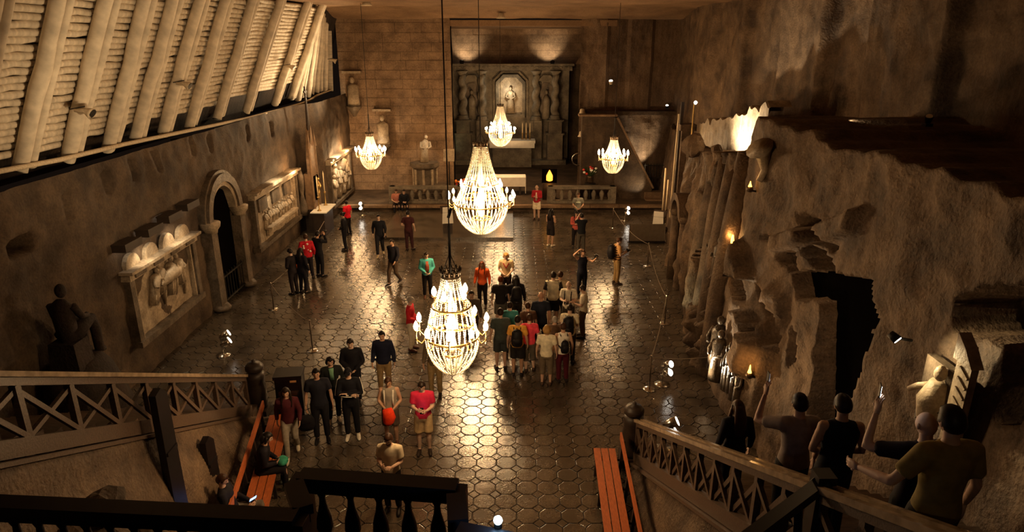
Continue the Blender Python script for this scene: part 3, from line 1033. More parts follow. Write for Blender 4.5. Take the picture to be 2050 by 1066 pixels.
# tall dark side altar with a pinnacle and cross, and its white-topped table
t = thing('side_altar', 'tall dark carved side altar with gothic pinnacle and cross on the left wall', 'altar', (-9.35, 30.6, 0))
MB().box((.25, 0, .55), (.8, 1.1, 1.1)).build('base', M_WOODD, t)
MB().box((.1, 0, 1.9), (.35, .95, 1.7)).build('back_panel', M_CARVWOOD, t)
for s in (-1, 1):
    MB().tube([(.28, s * .45, 1.1), (.28, s * .45, 3.9)], [.07, .05], 8).build('side_shaft', M_CARVWOOD, t)
    MB().lathe([(.1, 0), (.06, .25), (.02, .6), (.005, .75)], (.28, s * .45, 3.9), 8).build('pinnacle', M_CARVWOOD, t)
MB().prism([(-.45, 2.7), (.45, 2.7), (.45, 3.4), (.22, 4.2), (0, 4.9), (-.22, 4.2), (-.45, 3.4)], .1, .3, 'x').build('gable', M_CARVWOOD, t)
MB().tube([(.2, 0, 4.6), (.2, 0, 6.1)], [.09, .04], 8).build('spire', M_WOODD, t)
MB().box((.2, 0, 6.25), (.07, .08, .62)).build('cross', M_WOODD, t)
MB().box((.2, 0, 6.33), (.07, .36, .08)).build('cross_arm', M_WOODD, t)
MB().box((.34, 0, 2.05), (.06, .5, 1.1)).build('niche', M_BLACK, t)
figure(MB(), .36, 0, 1.55, .95, 0, .2, True, .08).build('carved_figure', M_BRASS, t, True)
t = thing('altar_table', 'narrow side altar table under a bright white cloth', 'table', (-8.75, 30.3, 0))
MB().box((0, 0, .55), (.5, 1.5, 1.08)).build('body', M_WOODD, t)
o = MB().box((0, 0, 1.11), (.72, 1.75, .05)).build('white_altar_cloth', M_CLOTHW)
o.location = (-8.72, 30.3, 0)
tag(o, 'bright white cloth covering the side altar table', 'cloth')


def candle_stand(loc, h, label, n=1):
    t = thing('candlestick', label, 'candlestick', loc)
    MB().lathe([(.09, 0), (.1, .02), (.03, .08), (.025, h * .35), (.045, h * .38), (.06, h * .42)], (0, 0, 0), 10).build('stem', M_BRASS, t, True)
    MB().tube([(0, 0, h * .42), (0, 0, h)], .026, 8).build('candle', M_CANDLE, t, True)
    MB().ell((0, 0, h + .04), (.012, .012, .035), 6, 5).build('wick', M_CANDLE, t)
    return t


candle_stand((-8.75, 29.75, 1.135), 1.55, 'tall pale candle at the near end of the side altar table')
candle_stand((-8.75, 30.85, 1.135), 1.55, 'tall pale candle at the far end of the side altar table')
MB_ = MB().lathe([(.24, 0), (.28, .3), (.22, .6), (.10, .95), (.18, 1.3), (.2, 1.8), (.08, 2.1)], (0, 0, 0), 12, .7, .55)
o = MB_.build('carved_urn', S_CARVED, smooth_=True)
o.location = (-9.5, 29.88, .9)
tag(o, 'dark carved urn shaped boss between the framed relief and the side altar', 'carving')

# ------------------------------------------------------------------ high altar
AY = 47.4
al = thing('high_altar', 'carved salt high altar with columns and an octagonal lit niche', 'altar', (-.1, AY, .34))
MB().box((0, .5, 3.3), (8.0, .8, 6.4)).build('back_slab', S_ALTAR, al)
MB().box((0, .1, 6.35), (8.3, 1.2, .3)).build('entablature', S_ALTAR, al)
MB().box((0, -.05, 6.58), (8.5, 1.5, .14)).build('cornice', S_ALTAR, al)
for k in range(26):
    MB().box((-4.0 + k * .32, -.62, 6.42), (.16, .14, .12)).build('dentil', S_ALTAR, al)
for k, x in enumerate((-3.25, -1.95, 1.75, 3.05)):
    outer = k in (0, 3)
    if outer:
        MB().box((x, -.45, 1.0), (1.05, 1.0, 2.0)).build('pedestal', S_ALTAR, al)
        MB().box((x, -.45, 2.05), (1.25, 1.2, .12)).build('pedestal_cap', S_ALTAR, al)
        MB().box((x, -.45, 2.5), (.9, .9, .8)).build('upper_pedestal', S_ALTAR, al)
        MB().box((x, -.45, 2.93), (1.15, 1.1, .1)).build('pedestal_cap', S_ALTAR, al)
        z0 = 2.98
    else:
        MB().box((x, -.2, 1.45), (.8, .7, 2.9)).build('pedestal', S_ALTAR, al)
        z0 = 2.9
    pts, rad = [], []
    for i in range(25):
        q = i / 24
        a = q * 2 * PI * 3.0
        pts.append((x + .07 * math.cos(a), -.42 + .07 * math.sin(a) + (0 if outer else .2), z0 + .25 + q * (5.95 - z0 - .25)))
        rad.append(.27 - .05 * q)
    MB().tube(pts, rad, 12).build('twisted_shaft', S_ALTAR, al, True)
    yy = -.42 + (0 if outer else .2)
    MB().lathe([(.40, 0), (.42, .08), (.33, .16), (.36, .22), (.28, .3)], (x, yy, z0), 14).build('base', S_ALTAR, al, True)
    MB().lathe([(.22, 0), (.26, .1), (.38, .22), (.42, .27)], (x, yy, 5.92), 14).build('capital', S_ALTAR, al, True)
def octo(w, z0, z1, c):
    return [(-w, z0), (w, z0), (w, z1 - c), (w - c, z1), (-w + c, z1), (-w, z1 - c)]
def frame_ring(outer, inner, y0, y1):
    n = len(outer)
    vs = []
    for P_ in (outer, inner):
        for y in (y0, y1):
            vs += [(a, y, b) for a, b in P_]
    fs = []
    for i in range(n):
        j = (i + 1) % n
        fs += [(i, j, n + j, n + i), (2 * n + i, 2 * n + j, 3 * n + j, 3 * n + i), (i, j, 2 * n + j, 2 * n + i), (n + i, n + j, 3 * n + j, 3 * n + i)]
    return MB().add(vs, fs)
frame_ring(octo(1.0, 3.1, 5.95, .5), octo(.80, 3.3, 5.74, .42), -.25, .15).build('niche_frame', S_ALTAR, al)
frame_ring(octo(1.22, 3.0, 6.15, .6), octo(1.08, 3.1, 6.02, .52), -.1, .12).build('outer_moulding', S_ALTAR, al)
MB().prism(octo(.80, 3.3, 5.74, .42), .06, .1, 'y').build('niche_back', S_CARVE, al)
st = MB()
st.tube([(0, -.05, 3.4), (0, -.08, 3.9), (0, -.05, 4.4), (0, -.04, 4.75), (0, -.03, 4.92)], [(.30, .2), (.26, .18), (.2, .15), (.24, .14), (.07, .07)], 12, side=(1, 0, 0))
st.ell((0, -.06, 5.03), (.1, .11, .13), 10, 7)
for s in (-1, 1):
    st.tube([(s * .22, -.05, 4.75), (s * .3, -.12, 4.45), (s * .08, -.25, 4.35)], [.07, .06, .04], 7)
st.build('carved_figure', S_CARVE, al, True)
for s in (-1, 1):       # side niche figures
    m = MB().tube([(0, -.1, 3.0), (0, -.12, 3.7), (0, -.1, 4.3), (0, -.1, 4.6)], [(.28, .2), (.24, .18), (.27, .16), (.08, .08)], 10, side=(1, 0, 0))
    m.ell((0, -.12, 4.78), (.12, .13, .16), 9, 7)
    m.build('side_figure', S_ALTAR, al, True, (s * 2.55 - .1, -.1, 0))
    MB().prism(octo(.42, 2.9, 5.4, .25), .05, .09, 'y').build('side_niche', S_CARVED, al, loc=(s * 2.55 - .1, 0, 0))
    MB().prism([(-.6, 5.5), (.6, 5.5), (.25, 5.9), (-.25, 5.9)], -.1, .1, 'y').build('crest', S_ALTAR, al, loc=(s * 2.55 - .1, 0, 0))
MB().box((0, -.6, .15), (7.6, 1.4, .3)).build('step', S_ALTAR, al)
tm = thing('altar_mensa', 'stone altar table below the lit octagonal niche', 'table', (.0, 45.6, .34))
MB().box((0, 0, .75), (2.6, .8, 1.5)).build('body', S_ALTAR, tm)
MB().box((0, 0, 1.62), (3.0, 1.0, .14)).build('slab', S_ALTAR, tm)
o = MB().box((0, -.02, 1.62), (3.1, 1.12, .17)).box((0, -.59, 1.44), (3.0, .03, .42)).build('white_altar_cloth', M_CLOTHW)
o.location = (.0, 45.6, .43)
tag(o, 'white cloth on the stone altar table below the lit niche', 'cloth')
CL = ['first', 'second', 'third', 'fourth']
for k, x in enumerate((-1.25, .7, .95, 1.2)):
    t = candle_stand((x, 45.75, 2.135), 1.05, 'thin candle on the high altar, %s from the left' % CL[k])
for k, (x, lab) in enumerate(((-3.35, 'small round floodlight on the altar cornice, left of the niche'), (2.7, 'small round floodlight on the altar cornice, right of the niche'))):
    t = thing('floodlight', lab, 'lamp', (x, 46.75, 7.0))
    MB().tube([(0, 0, 0), (0, .12, .12)], [.12, .16], 12).build('housing', M_IRON, t)
    MB().tube([(0, .125, .125), (0, .14, .14)], [.13, .13], 12).build('lens', M_LENS, t)
    MB().box((0, 0, -.02), (.12, .2, .05)).build('bracket', M_IRON, t)

# white clothed front table, amber lamps, lectern, pulpit, flowers
t = thing('front_table', 'wooden front altar table under a long white cloth', 'table', (-.75, 37.0, .34))
MB().box((0, 0, .93), (2.9, .8, .08)).build('tabletop', M_WOODD, t)
for a in (-1.2, 1.2):
    for b in (-.28, .28):
        MB().box((a, b, .45), (.12, .12, .9)).build('leg', M_WOODD, t)
cl = MB().box((0, 0, .985), (3.0, .92, .03)).box((0, -.46, .74), (3.0, .03, .5)).box((1.5, -.05, .55), (.03, .8, .9)).box((-1.5, -.05, .55), (.03, .8, .9))
o = cl.build('white_tablecloth', M_CLOTHW)
o.location = (-.75, 37.0, .34)
tag(o, 'long white cloth hanging over the front altar table', 'tablecloth')
for k, (x, y, z, s, lab) in enumerate(((-.62, 35.1, .34, 1.0, 'glowing amber lamp in front of the white front table'), (2.0, 35.6, .34, 1.25, 'amber lantern with a star light beside the front table'))):
    t = thing('amber_lamp', lab, 'lamp', (x, y, z))
    if k:
        MB().box((0, .05, .45), (.75, .5, .9)).build('stand', M_WOODD, t)
        MB().box((0, 0, 1.25), (.8, .08, .75)).build('dark_panel', M_BLACK, t)
        MB().lathe([(.05, 1.0), (.17, 1.05), (.17, 1.3), (.10, 1.45), (.02, 1.6)], (0, -.12, 0), 10).build('glass', M_GLASSR, t, True)
    else:
        MB().lathe([(.16, 0), (.16, .05), (.05, .1), (.05, .3)], (0, 0, 0), 10).build('foot', M_BRASS, t, True)
        MB().lathe([(.06, .3), (.17, .42), (.16, .62), (.08, .85), (.02, .95)], (0, 0, 0), 10).build('glass', M_GLASSR, t, True)
    point('amber_light', (x, y - .35, z + .8), 3, (1, .4, .06), .1)


def flowers(loc, mats, label, seed, n=16, s=.3):
    rr = random.Random(seed)
    t = thing('flower_arrangement', label, 'flowers', loc)
    MB().lathe([(.12, 0), (.17, .1), (.13, .3), (.16, .36)], (0, 0, 0), 12).build('vase', M_BRONZE, t, True)
    lv = MB()
    for k in range(26):
        a, b = rr.uniform(0, 2 * PI), rr.uniform(.1, 1)
        d = Vector((math.cos(a) * b, math.sin(a) * b, rr.uniform(.3, 1.1))) * s * 1.3
        p = Vector((0, 0, .35))
        sd = Vector((-math.sin(a), math.cos(a), 0)) * .05
        lv.add([p, p + d * .6 + sd, p + d, p + d * .6 - sd], [(0, 1, 2, 3)])
    lv.build('leaves', M_LEAF, t, fix=False)
    for k in range(n):
        a, b = rr.uniform(0, 2 * PI), rr.uniform(0, 1)
        MB().ell((math.cos(a) * b * s, math.sin(a) * b * s, .45 + rr.uniform(.1, 1) * s), (.075, .075, .06), 7, 5).build('blossom', mats[k % len(mats)], t, True)
    return t


flowers((-2.75, 36.9, .34), [M_ORANGE, M_RED], 'orange and red flowers in a vase left of the front table', 1, 16, .38)
flowers((4.15, 38.6 - 3.4, 1.3), [M_RED, M_CLOTHW], 'red and white flowers on the stand before the right parapet', 2, 18, .4)
t = thing('flower_stand', 'dark stand carrying the red and white flowers', 'stand', (4.15, 35.2, .34))
MB().tube([(0, 0, 0), (0, 0, .9)], .05, 8).build('post', M_IRON, t)
MB().lathe([(.3, .9), (.3, .95)], (0, 0, 0), 14).build('top', M_IRON, t)
MB().lathe([(.25, 0), (.2, .06)], (0, 0, 0), 14).build('foot', M_IRON, t)
t = thing('bell_post', 'tall post with two pale bells and a ring at the right of the sanctuary', 'post', (4.0, 37.2, .34))
MB().tube([(0, 0, 0), (0, 0, 4.6)], .05, 8).build('post', M_WOODD, t)
for z in (3.15, 4.35):
    MB().lathe([(.03, .3), (.12, .26), (.15, .1), (.22, 0)], (-.2, -.1, z), 12).build('bell', M_ROPE, t, True)
    MB().bar((0, 0, z + .32), (-.25, -.1, z + .32), .04, .04).build('arm', M_WOODD, t)
MB().tube([(-.35 + .33 * math.cos(a), -.1, 1.9 + .33 * math.sin(a)) for a in [2 * PI * i / 24 for i in range(25)]], .035, 6, caps=False).build('ring', M_STEEL, t, True)
# carved pulpit by the left back wall, with steps and draped stone book
t = thing('pulpit', 'dark stone pulpit with carved shafts by the left back wall', 'pulpit', (-4.75, 36.4, .34))
MB().lathe([(.75, 0), (.75, .3), (.6, .35), (.6, 1.5), (.8, 1.65), (.8, 1.85)], (0, 0, 0), 8).build('drum', S_CARVED, t)
for k in range(5):
    a = PI + k * PI / 4
    MB().tube([(.62 * math.cos(a), .62 * math.sin(a), .35), (.62 * math.cos(a), .62 * math.sin(a), 1.55)], .07, 8).build('shaft', S_CARVE, t)
MB().box((.6, -.1, .35), (1.1, .9, .7)).build('step_block', S_CARVED, t)
MB().box((.6, -.2, .15), (1.7, 1.2, .3)).build('plinth_step', S_CARVED, t)
spot('pulpit_lamp', (-4.2, 35.0, 4.8), (-4.75, 36.4, 2.9), 170, 45, .6, COOLW, .05)
t = thing('standing_lamp', 'dark music stand lamp with greenish panel near the pulpit', 'lamp', (-3.5, 37.3, .34))
MB().tube([(0, 0, 0), (0, 0, 1.9)], .03, 8).build('pole', M_IRON, t)
MB().box((0, -.05, 2.1), (.6, .05, .7), Matrix.Rotation(R(-25), 3, 'X')).build('panel', S_CARVE, t)
MB().lathe([(.25, 0), (.2, .05)], (0, 0, 0), 12).build('foot', M_IRON, t)
# wall statues on the back wall at left
for k, (x, z, hh, lab) in enumerate(((-8.65, 5.0, 1.5, 'worn pale carved bracket statue high on the left back wall'), (-7.15, 2.9, 1.6, 'carved figure on a bracket beside the small left chandelier'))):
    t = thing('bracket_statue', lab, 'statue', (x, 37.65, z))
    MB().lathe([(.08, -.5), (.25, -.2), (.42, 0), (.42, .1)], (0, 0, 0), 12, 1, .7).build('bracket', S_CARVED, t, True)
    MB().tube([(0, 0, .1), (.02, -.02, hh * .4), (0, -.02, hh * .75), (0, 0, hh * .84)], [(.36, .22), (.30, .2), (.34, .18), (.09, .09)], 11, side=(1, 0, 0)).build('robed_body', S_CARVE, t, True)
    MB().ell((0, -.03, hh * .95), (.13, .14, .18), 10, 8).build('carved_head', S_CARVE, t, True)
    MB().box((0, .12, hh + .35), (1.0, .4, .12)).build('canopy', S_CARVE, t)
    spot('bracket_lamp', (x - .6, 36.6, z - .6), (x, 37.7, z + .9), 100, 70, .7, COOLW, .05)
# communion balustrade of the sanctuary
SB = [(.10, 0), (.11, .05), (.07, .1), (.12, .25), (.13, .35), (.07, .5), (.06, .56), (.10, .62)]
sb_me = MB().lathe(SB, (0, 0, 0), 10).mesh('baluster', True)
sb_me.materials.append(S_ALTAR)
for lab, xa, xb in (('pale stone balustrade of the sanctuary left of the front table', -6.4, -2.6), ('dim stone balustrade of the sanctuary right of the front table', 1.9, 5.4)):
    t = thing('stone_balustrade', lab, 'balustrade', (xa, 34.75, .34))
    w = xb - xa
    MB().box((w / 2, 0, .07), (w, .36, .14)).build('plinth', S_ALTAR, t)
    MB().box((w / 2, 0, .83), (w, .38, .14)).build('top_rail', S_ALTAR, t)
    for k in range(int(w / .42)):
        put('baluster', sb_me, t, (.3 + k * .42, 0, .14))
    for x in (0.1, w - .1):
        MB().box((x, 0, .45), (.3, .34, .9)).build('pier', S_ALTAR, t)
# iron gate and steps at the right, candle poles, pilaster
t = thing('iron_gate', 'dark iron bar gate between the parapet and the right wall', 'gate', (8.0, 36.9, .34))
for k in range(9):
    MB().tube([(-.65 + k * .16, 0, 0), (-.65 + k * .16, 0, 1.7)], .02, 6).build('bar', M_IRON, t)
for z in (.15, .9, 1.6):
    MB().bar((-.7, 0, z), (.7, 0, z), .04, .05).build('cross_rail', M_IRON, t)
st = MB().box((8.0, 35.4, .2), (1.7, .5, .4)).build('trim_5', S_BRICK)
structure(st, 'stone steps up to the iron gate')
MB().box((8.0, 35.9, .45), (1.7, .5, .5)).build('step', S_BRICK, st)
MB().box((8.0, 35.0, .1), (1.7, .45, .2)).build('step', S_BRICK, st)
for k, (x, y, h, lab) in enumerate(((6.95, 30.2, 3.0, 'taller thin pale candle pole by the right pilaster'), (7.2, 30.6, 2.4, 'shorter thin pale candle pole by the right pilaster'))):
    t = thing('candle_pole', lab, 'candlestick', (x, y, 0))
    MB().lathe([(.22, 0), (.2, .08), (.05, .15), (.04, .9), (.08, 1.0)], (0, 0, 0), 12).build('foot', M_BRONZE, t, True)
    MB().tube([(0, 0, 1.0), (0, 0, h)], .045, 8).build('candle', M_CANDLE, t, True)
t = thing('pilaster', 'tall narrow carved pilaster with a dark wooden post on the right wall', 'pilaster', (7.05, 28.1, 0))
MB().box((.15, 0, 2.5), (.5, .55, 5.0)).build('shaft', S_ROCK, t)
MB().box((.15, 0, 5.1), (.65, .7, .25)).build('cap', S_ROCK, t)
MB().bar((-.15, -.05, .3), (-.1, -.05, 6.1), .12, .12).build('wooden_post', M_WOODD, t)
MB().bar((-.2, .22, 1.2), (-.15, .22, 5.6), .06, .06).build('pale_strip', M_CANDLE, t)
MB().box((.15, 0, .25), (.8, .8, .5)).build('plinth', S_ROCK, t)
t = thing('wall_torch', 'small torch lamp on a pole above the right ledge', 'lamp', (7.3, 27.6, 5.4))
MB().tube([(0, 0, -1), (0, 0, .65)], .03, 8).build('pole', M_BRASS, t)
MB().ell((.05, 0, .72), (.07, .07, .07), 10, 7).build('globe', M_LENS, t, True)
for k, (x, y, z, lab) in enumerate(((6.9, 37.2, .75, 'floodlight at the foot of the sloping parapet'), (8.5, 37.7, 4.95, 'tiny lamp on the ledge of the right back wall'), (5.35, 37.6, 6.2, 'narrow white lamp on the right back wall'), (8.4, 13.8, 6.9, 'small lamp with a broken pale shade on the upper right ledge'))):
    t = thing('floodlight', lab, 'lamp', (x, y, z))
    s = (1, .6, .8, .55)[k]
    MB().tube([(0, 0, 0), (-.02, -.05, .25 * s)], [.08 * s, .15 * s], 12).build('housing', M_IRON if k != 2 else M_ROPE, t)
    MB().tube([(-.021, -.052, .26 * s), (-.024, -.06, .285 * s)], [.12 * s, .11 * s], 12).build('lens', M_LENS if k != 3 else M_CLOTHW, t)
    MB().box((0, 0, -.03), (.15, .15, .06)).build('bracket', M_IRON, t)
for k, (x, y, z) in enumerate(((-.55, 36, 9.52), (-6.06, 30, 9.85))):
    t = thing('ceiling_bell_lamp', ['pale bell shaped lamp hanging from the ceiling before the altar', 'pale bell shaped lamp at the top edge near the timber lining'][k], 'lamp', (x, y, z))
    MB().lathe([(.04, .3), (.12, .26), (.17, .1), (.24, 0), (.20, .0)], (0, 0, 0), 14).build('shade', M_ROPE, t, True)
    MB().tube([(0, 0, .28), (0, 0, .42)], .015, 6).build('cord', M_CABLE, t)
# lecterns with white cloths
def lectern(loc, rz, label, dark=False):
    t = thing('lectern', label, 'lectern', loc, rz)
    MB().box((0, 0, .5), (.42, .36, 1.0)).build('body', M_WOODD, t)
    MB().box((0, -.02, 1.08), (.6, .5, .05), Matrix.Rotation(R(25), 3, 'X')).build('top', M_WOODD, t)
    MB().box((0, -.24, .86), (.5, .03, .75), None, .85).build('white_drape', M_CLOTHW, t)
    if dark:
        MB().bar((.02, -.27, .75), (.16, -.27, 1.2), .13, .03, (0, 1, 0)).build('dark_stole', M_BLACK, t)
    return t


lectern((-2.95, 29.75, .12), R(10), 'dark lectern draped in white cloth with a black stole on the dais', True)
lectern((6.65, 29.4, 0), R(-25), 'dark lectern with a white cloth beside the right pilaster')
t = thing('glass_barrier', 'low glass sheet screen on the floor before the right lectern', 'screen', (5.95, 28.5, 0))
MB().box((0, 0, .45), (1.5, .03, .8)).build('sheet', plain('dim_glass', (.14, .11, .08), .12, spec=.6), t)
MB().box((0, 0, .04), (1.6, .12, .08)).build('foot', M_IRON, t)
for s in (-1, 1):
    MB().box((s * .77, 0, .45), (.04, .05, .85)).build('upright', M_STEEL, t)


# ------------------------------------------------------------------ chandeliers
def strand_mesh(name, pts, bead):
    """string of crystal beads along a polyline"""
    P_ = [Vector(p) for p in pts]
    m = MB()
    seg = [(b - a).length for a, b in zip(P_, P_[1:])]
    L = sum(seg)
    n = max(3, int(L / bead))
    for i in range(n):
        d = (i + .5) / n * L
        k = 0
        while k < len(seg) - 1 and d > seg[k]:
            d -= seg[k]
            k += 1
        t = (P_[k + 1] - P_[k]).normalized()
        c = P_[k].lerp(P_[k + 1], d / seg[k])
        u = t.cross(Vector((.3, 1, .2))).normalized()
        w = t.cross(u)
        r = bead * (.62 if i % 3 else .5)
        m.add([c - t * r, c + u * r * .8, c + w * r * .8, c - u * r * .8, c - w * r * .8, c + t * r], [(0, 2, 1), (0, 3, 2), (0, 4, 3), (0, 1, 4), (5, 1, 2), (5, 2, 3), (5, 3, 4), (5, 4, 1)])
    me = m.mesh(name)
    me.materials.append(M_BEAD)
    return me


def quad(a, b, c, n=9):
    a, b, c = Vector(a), Vector(b), Vector(c)
    return [a * (1 - t) ** 2 + b * 2 * t * (1 - t) + c * t * t for t in [i / (n - 1) for i in range(n)]]


def ring(mb, r, z, w=.02, h=.03, n=32):
    mb.tube([(r * math.cos(2 * PI * i / n), r * math.sin(2 * PI * i / n), z) for i in range(n + 1)], [(h, w)] * (n + 1), 6, caps=False, side=(0, 0, 1))
    return mb


KIT = {}


def chandelier_kit(kind):
    k = {}
    if kind == 'big':
        rc, zc = .215, 1.72
        tiers = [((rc, zc), (.33, 1.0), (.56, .52), 30, .05), ((.56, .52), (.68, .25), (.86, -.12), 36, .05), ((.86, -.12), (.84, -.78), (.26, -1.10), 36, .05), ((.30, -.62), (.3, -1.0), (.05, -1.14), 12, .045), ((.86, -.12), (.95, -.5), (.95, -.12), 0, .05)]
        rings = [(.56, .52), (.86, -.12), (.60, .1), (.30, -.62)]
        arms = [(16, .86, 1.06, -.12, .06), (8, .55, .68, .05, .42)]
        hub = [(.05, 1.6), (.05, 1.0), (.12, .6), (.05, .4), (.16, .05), (.06, -.2), (.10, -.5), (.05, -.62)]
    elif kind == 'plain':
        rc, zc = .145, .70
        tiers = [((rc, zc), (.19, .42), (.36, .04), 24, .036), ((.36, .04), (.42, 0), (.46, -.10), 24, .036), ((.46, -.10), (.46, -.52), (.17, -.72), 26, .036), ((.17, -.40), (.16, -.62), (.03, -.74), 10, .034)]
        rings = [(.36, .04), (.46, -.10), (.17, -.40)]
        arms = [(12, .46, .63, -.08, .05)]
        hub = [(.03, .65), (.03, .4), (.09, .25), (.04, .15), (.11, 0), (.04, -.1), (.08, -.28), (.04, -.42)]
    else:
        rc, zc = .155, .98
        tiers = [((rc, zc), (.19, .62), (.34, .44), 22, .036), ((.34, .44), (.38, .2), (.46, -.12), 26, .036), ((.47, -.12), (.47, -.58), (.17, -.80), 28, .036), ((.17, -.46), (.16, -.7), (.03, -.82), 10, .034)]
        rings = [(.34, .44), (.40, .14), (.47, -.12), (.17, -.46)]
        arms = [(10, .46, .63, -.1, .04), (5, .26, .29, .38, .60)]
        hub = [(.03, .9), (.03, .6), (.09, .4), (.04, .3), (.11, .05), (.04, -.1), (.08, -.3), (.04, -.46)]
    m = MB()
    ring(m, rc, zc + .02, .015, .05)
    k['crown'] = m.mesh('crown')
    sp = MB()
    for i in range(12):
        a = 2 * PI * i / 12
        c, s = math.cos(a), math.sin(a)
        sp.tube([(rc * c, rc * s, zc + .03), (rc * 1.12 * c, rc * 1.12 * s, zc + .12), (rc * 1.18 * c, rc * 1.18 * s, zc + .17)], [.018, .022, .004], 6)
        a2 = a + PI / 12
        sp.ell((rc * 1.05 * math.cos(a2), rc * 1.05 * math.sin(a2), zc + .085), (.022, .022, .022), 6, 5)
    k['crown_spike'] = sp.mesh('crown_points', True)
    for i in range(2):
        k['crown' if i == 0 else 'crown_spike'].materials.append(M_BRONZE)
    k['rings'] = []
    for r, z in rings:
        me = ring(MB(), r, z, .012, .025).mesh('ring', True)
        me.materials.append(M_BRASS)
        k['rings'].append(me)
    h = MB().lathe(hub, (0, 0, 0), 12).mesh('centre_column', True)
    h.materials.append(M_BEAD)
    k['hub'] = h
    k['tiers'] = []
    for a, b, c, n, bead in tiers:
        if n:
            k['tiers'].append((strand_mesh('bead_strand', quad((a[0], 0, a[1]), (b[0], 0, b[1]), (c[0], 0, c[1])), bead), n))
    k['arms'] = []
    for n, r0, r1, z0, z1 in arms:
        am = MB().tube([(r0, 0, z0), ((r0 + r1) / 2, 0, z0 - .10), (r1, 0, z0 - .02), (r1, 0, z1)], .012, 6).lathe([(.03, 0), (.05, .02)], (r1, 0, z1), 8).mesh('candle_arm', True)
        am.materials.append(M_BRASS)
        bu = MB().lathe([(.014, .0), (.038, .04), (.046, .08), (.028, .135), (.003, .18)], (r1, 0, z1 + .02), 8).mesh('bulb', True)
        bu.materials.append(M_BULB)
        dr = strand_mesh('drop_string', quad((r1, 0, z1 - .03), (r1 + .01, 0, z1 - .12), (r1 - .01, 0, z1 - .24), 4), .034)
        k['arms'].append((n, am, bu, dr))
    k['rc'], k['zc'] = rc, zc
    return k


for i, (x, y, z, kind, s, lab) in enumerate(CHANDELIERS):
    if kind not in KIT:
        KIT[kind] = chandelier_kit(kind)
    k = KIT[kind]
    t = thing('chandelier', lab, 'chandelier', (x, y, z), .1 * i)
    t.scale = (s, s, s)
    put('crown', k['crown'], t)
    put('crown_points', k['crown_spike'], t)
    put('centre_column', k['hub'], t)
    for me in k['rings']:
        put('ring', me, t)
    for me, n in k['tiers']:
        for q in range(n):
            put('bead_strand', me, t, rot=(0, 0, 2 * PI * q / n))
    for n, am, bu, dr in k['arms']:
        for q in range(n):
            a = put('candle_arm', am, t, rot=(0, 0, 2 * PI * (q + .5) / n))
            put('bulb', bu, a)
            put('drop_string', dr, a)
    zt = k['zc']
    m = MB()
    for q in range(4):
        a = q * PI / 2
        m.tube([(k['rc'] * math.cos(a), k['rc'] * math.sin(a), zt), (0, 0, zt + .42)], .008, 5)
    m.tube([(0, 0, .6), (0, 0, zt + .9)], .022, 8)
    m.build('hanger', M_CABLE, t)
    MB().tube([(0, 0, zt + .85), (0, 0, (9.95 - z) / s)], .011 / s, 6).build('cable', M_CABLE, t)

# ------------------------------------------------------------------ barrier posts and ropes, floor spotlights
POSTS = [((5.37, 25.26), 'barrier post by the right wall, second from the farther lectern'), ((4.82, 19.56), 'slim barrier post right of the tour group'), ((3.52, 15.34), 'barrier post beside the twin floor spotlight near the right stairs'), ((4.8, 31.0), 'farthest slim barrier post, below the right small chandelier'), ((-7.92, 20.73), 'slim barrier post with pale base in front of the arched doorway'), ((-5.75, 17.6), 'slim barrier post near the foot of the left stairs')]
for (x, y), lab in POSTS:
    t = thing('barrier_post', lab, 'post', (x, y, 0))
    MB().lathe([(.17, 0), (.17, .015), (.12, .035), (.03, .05)], (0, 0, 0), 16).build('base', M_STEEL, t, True)
    MB().tube([(0, 0, .04), (0, 0, .92)], .018, 8).build('pole', M_BRONZE, t, True)
    MB().ell((0, 0, .94), (.03, .03, .03), 8, 6).build('knob', M_STEEL, t, True)


def cord(a, b, sag, label):
    a, b = Vector(a), Vector(b)
    pts = [a.lerp(b, i / 12) - Vector((0, 0, sag * 4 * (i / 12) * (1 - i / 12))) for i in range(13)]
    tag(MB().tube(pts, .010, 6).build('barrier_rope', M_CORD, smooth_=True), label, 'rope')


cord((3.52, 15.34, .9), (5.15, 15.5, .85), .05, 'pale barrier rope running to the right rock wall')
cord((3.52, 15.34, .9), (4.82, 19.56, .9), .2, 'thin barrier rope between the two nearer right posts')
cord((4.82, 19.56, .9), (5.37, 25.26, .9), .25, 'thin barrier rope along the right wall between middle posts')
cord((5.37, 25.26, .9), (4.8, 31.0, .9), .25, 'thin barrier rope to the farthest right post')
cord((-7.92, 20.73, .9), (-5.75, 17.6, .9), .15, 'thin barrier rope in front of the large relief')
cord((-7.92, 20.73, .9), (-8.3, 28.8, .9), .25, 'thin barrier rope in front of the framed table relief')
for (x, y), a, lab in (((3.9, 15.6), 20, 'chrome twin spotlight on the floor by the rope near the right stairs'), ((-8.2, 17.3), 90, 'chrome twin spotlight on the floor before the large relief'), ((5.6, 32.4), 10, 'chrome twin spotlight below the sloping parapet'), ((-7.6, 33.4), -40, 'chrome twin spotlight on the floor by the bright tall relief'), ((2.95, 11.3), 60, 'white lamp pair behind the right railing')):
    zz = .9 if x == 2.95 else 0
    t = thing('floor_spotlight', lab, 'lamp', (x, y, zz), R(a))
    MB().lathe([(.2, 0), (.2, .02), (.04, .05)], (0, 0, 0), 14).build('base', M_STEEL, t, True)
    MB().tube([(0, 0, .03), (0, 0, .5)], .022, 8).build('stem', M_STEEL, t)
    for q, zz in enumerate((.28, .52)):
        MB().tube([(.0, .02, zz), (.05, -.1, zz + .08), (.09, -.2, zz + .14)], [.07, .10, .11], 12).build('head', M_STEEL, t, True)
        MB().tube([(.092, -.203, zz + .142), (.095, -.21, zz + .146)], [.09, .085], 12).build('lens', M_LENS, t)

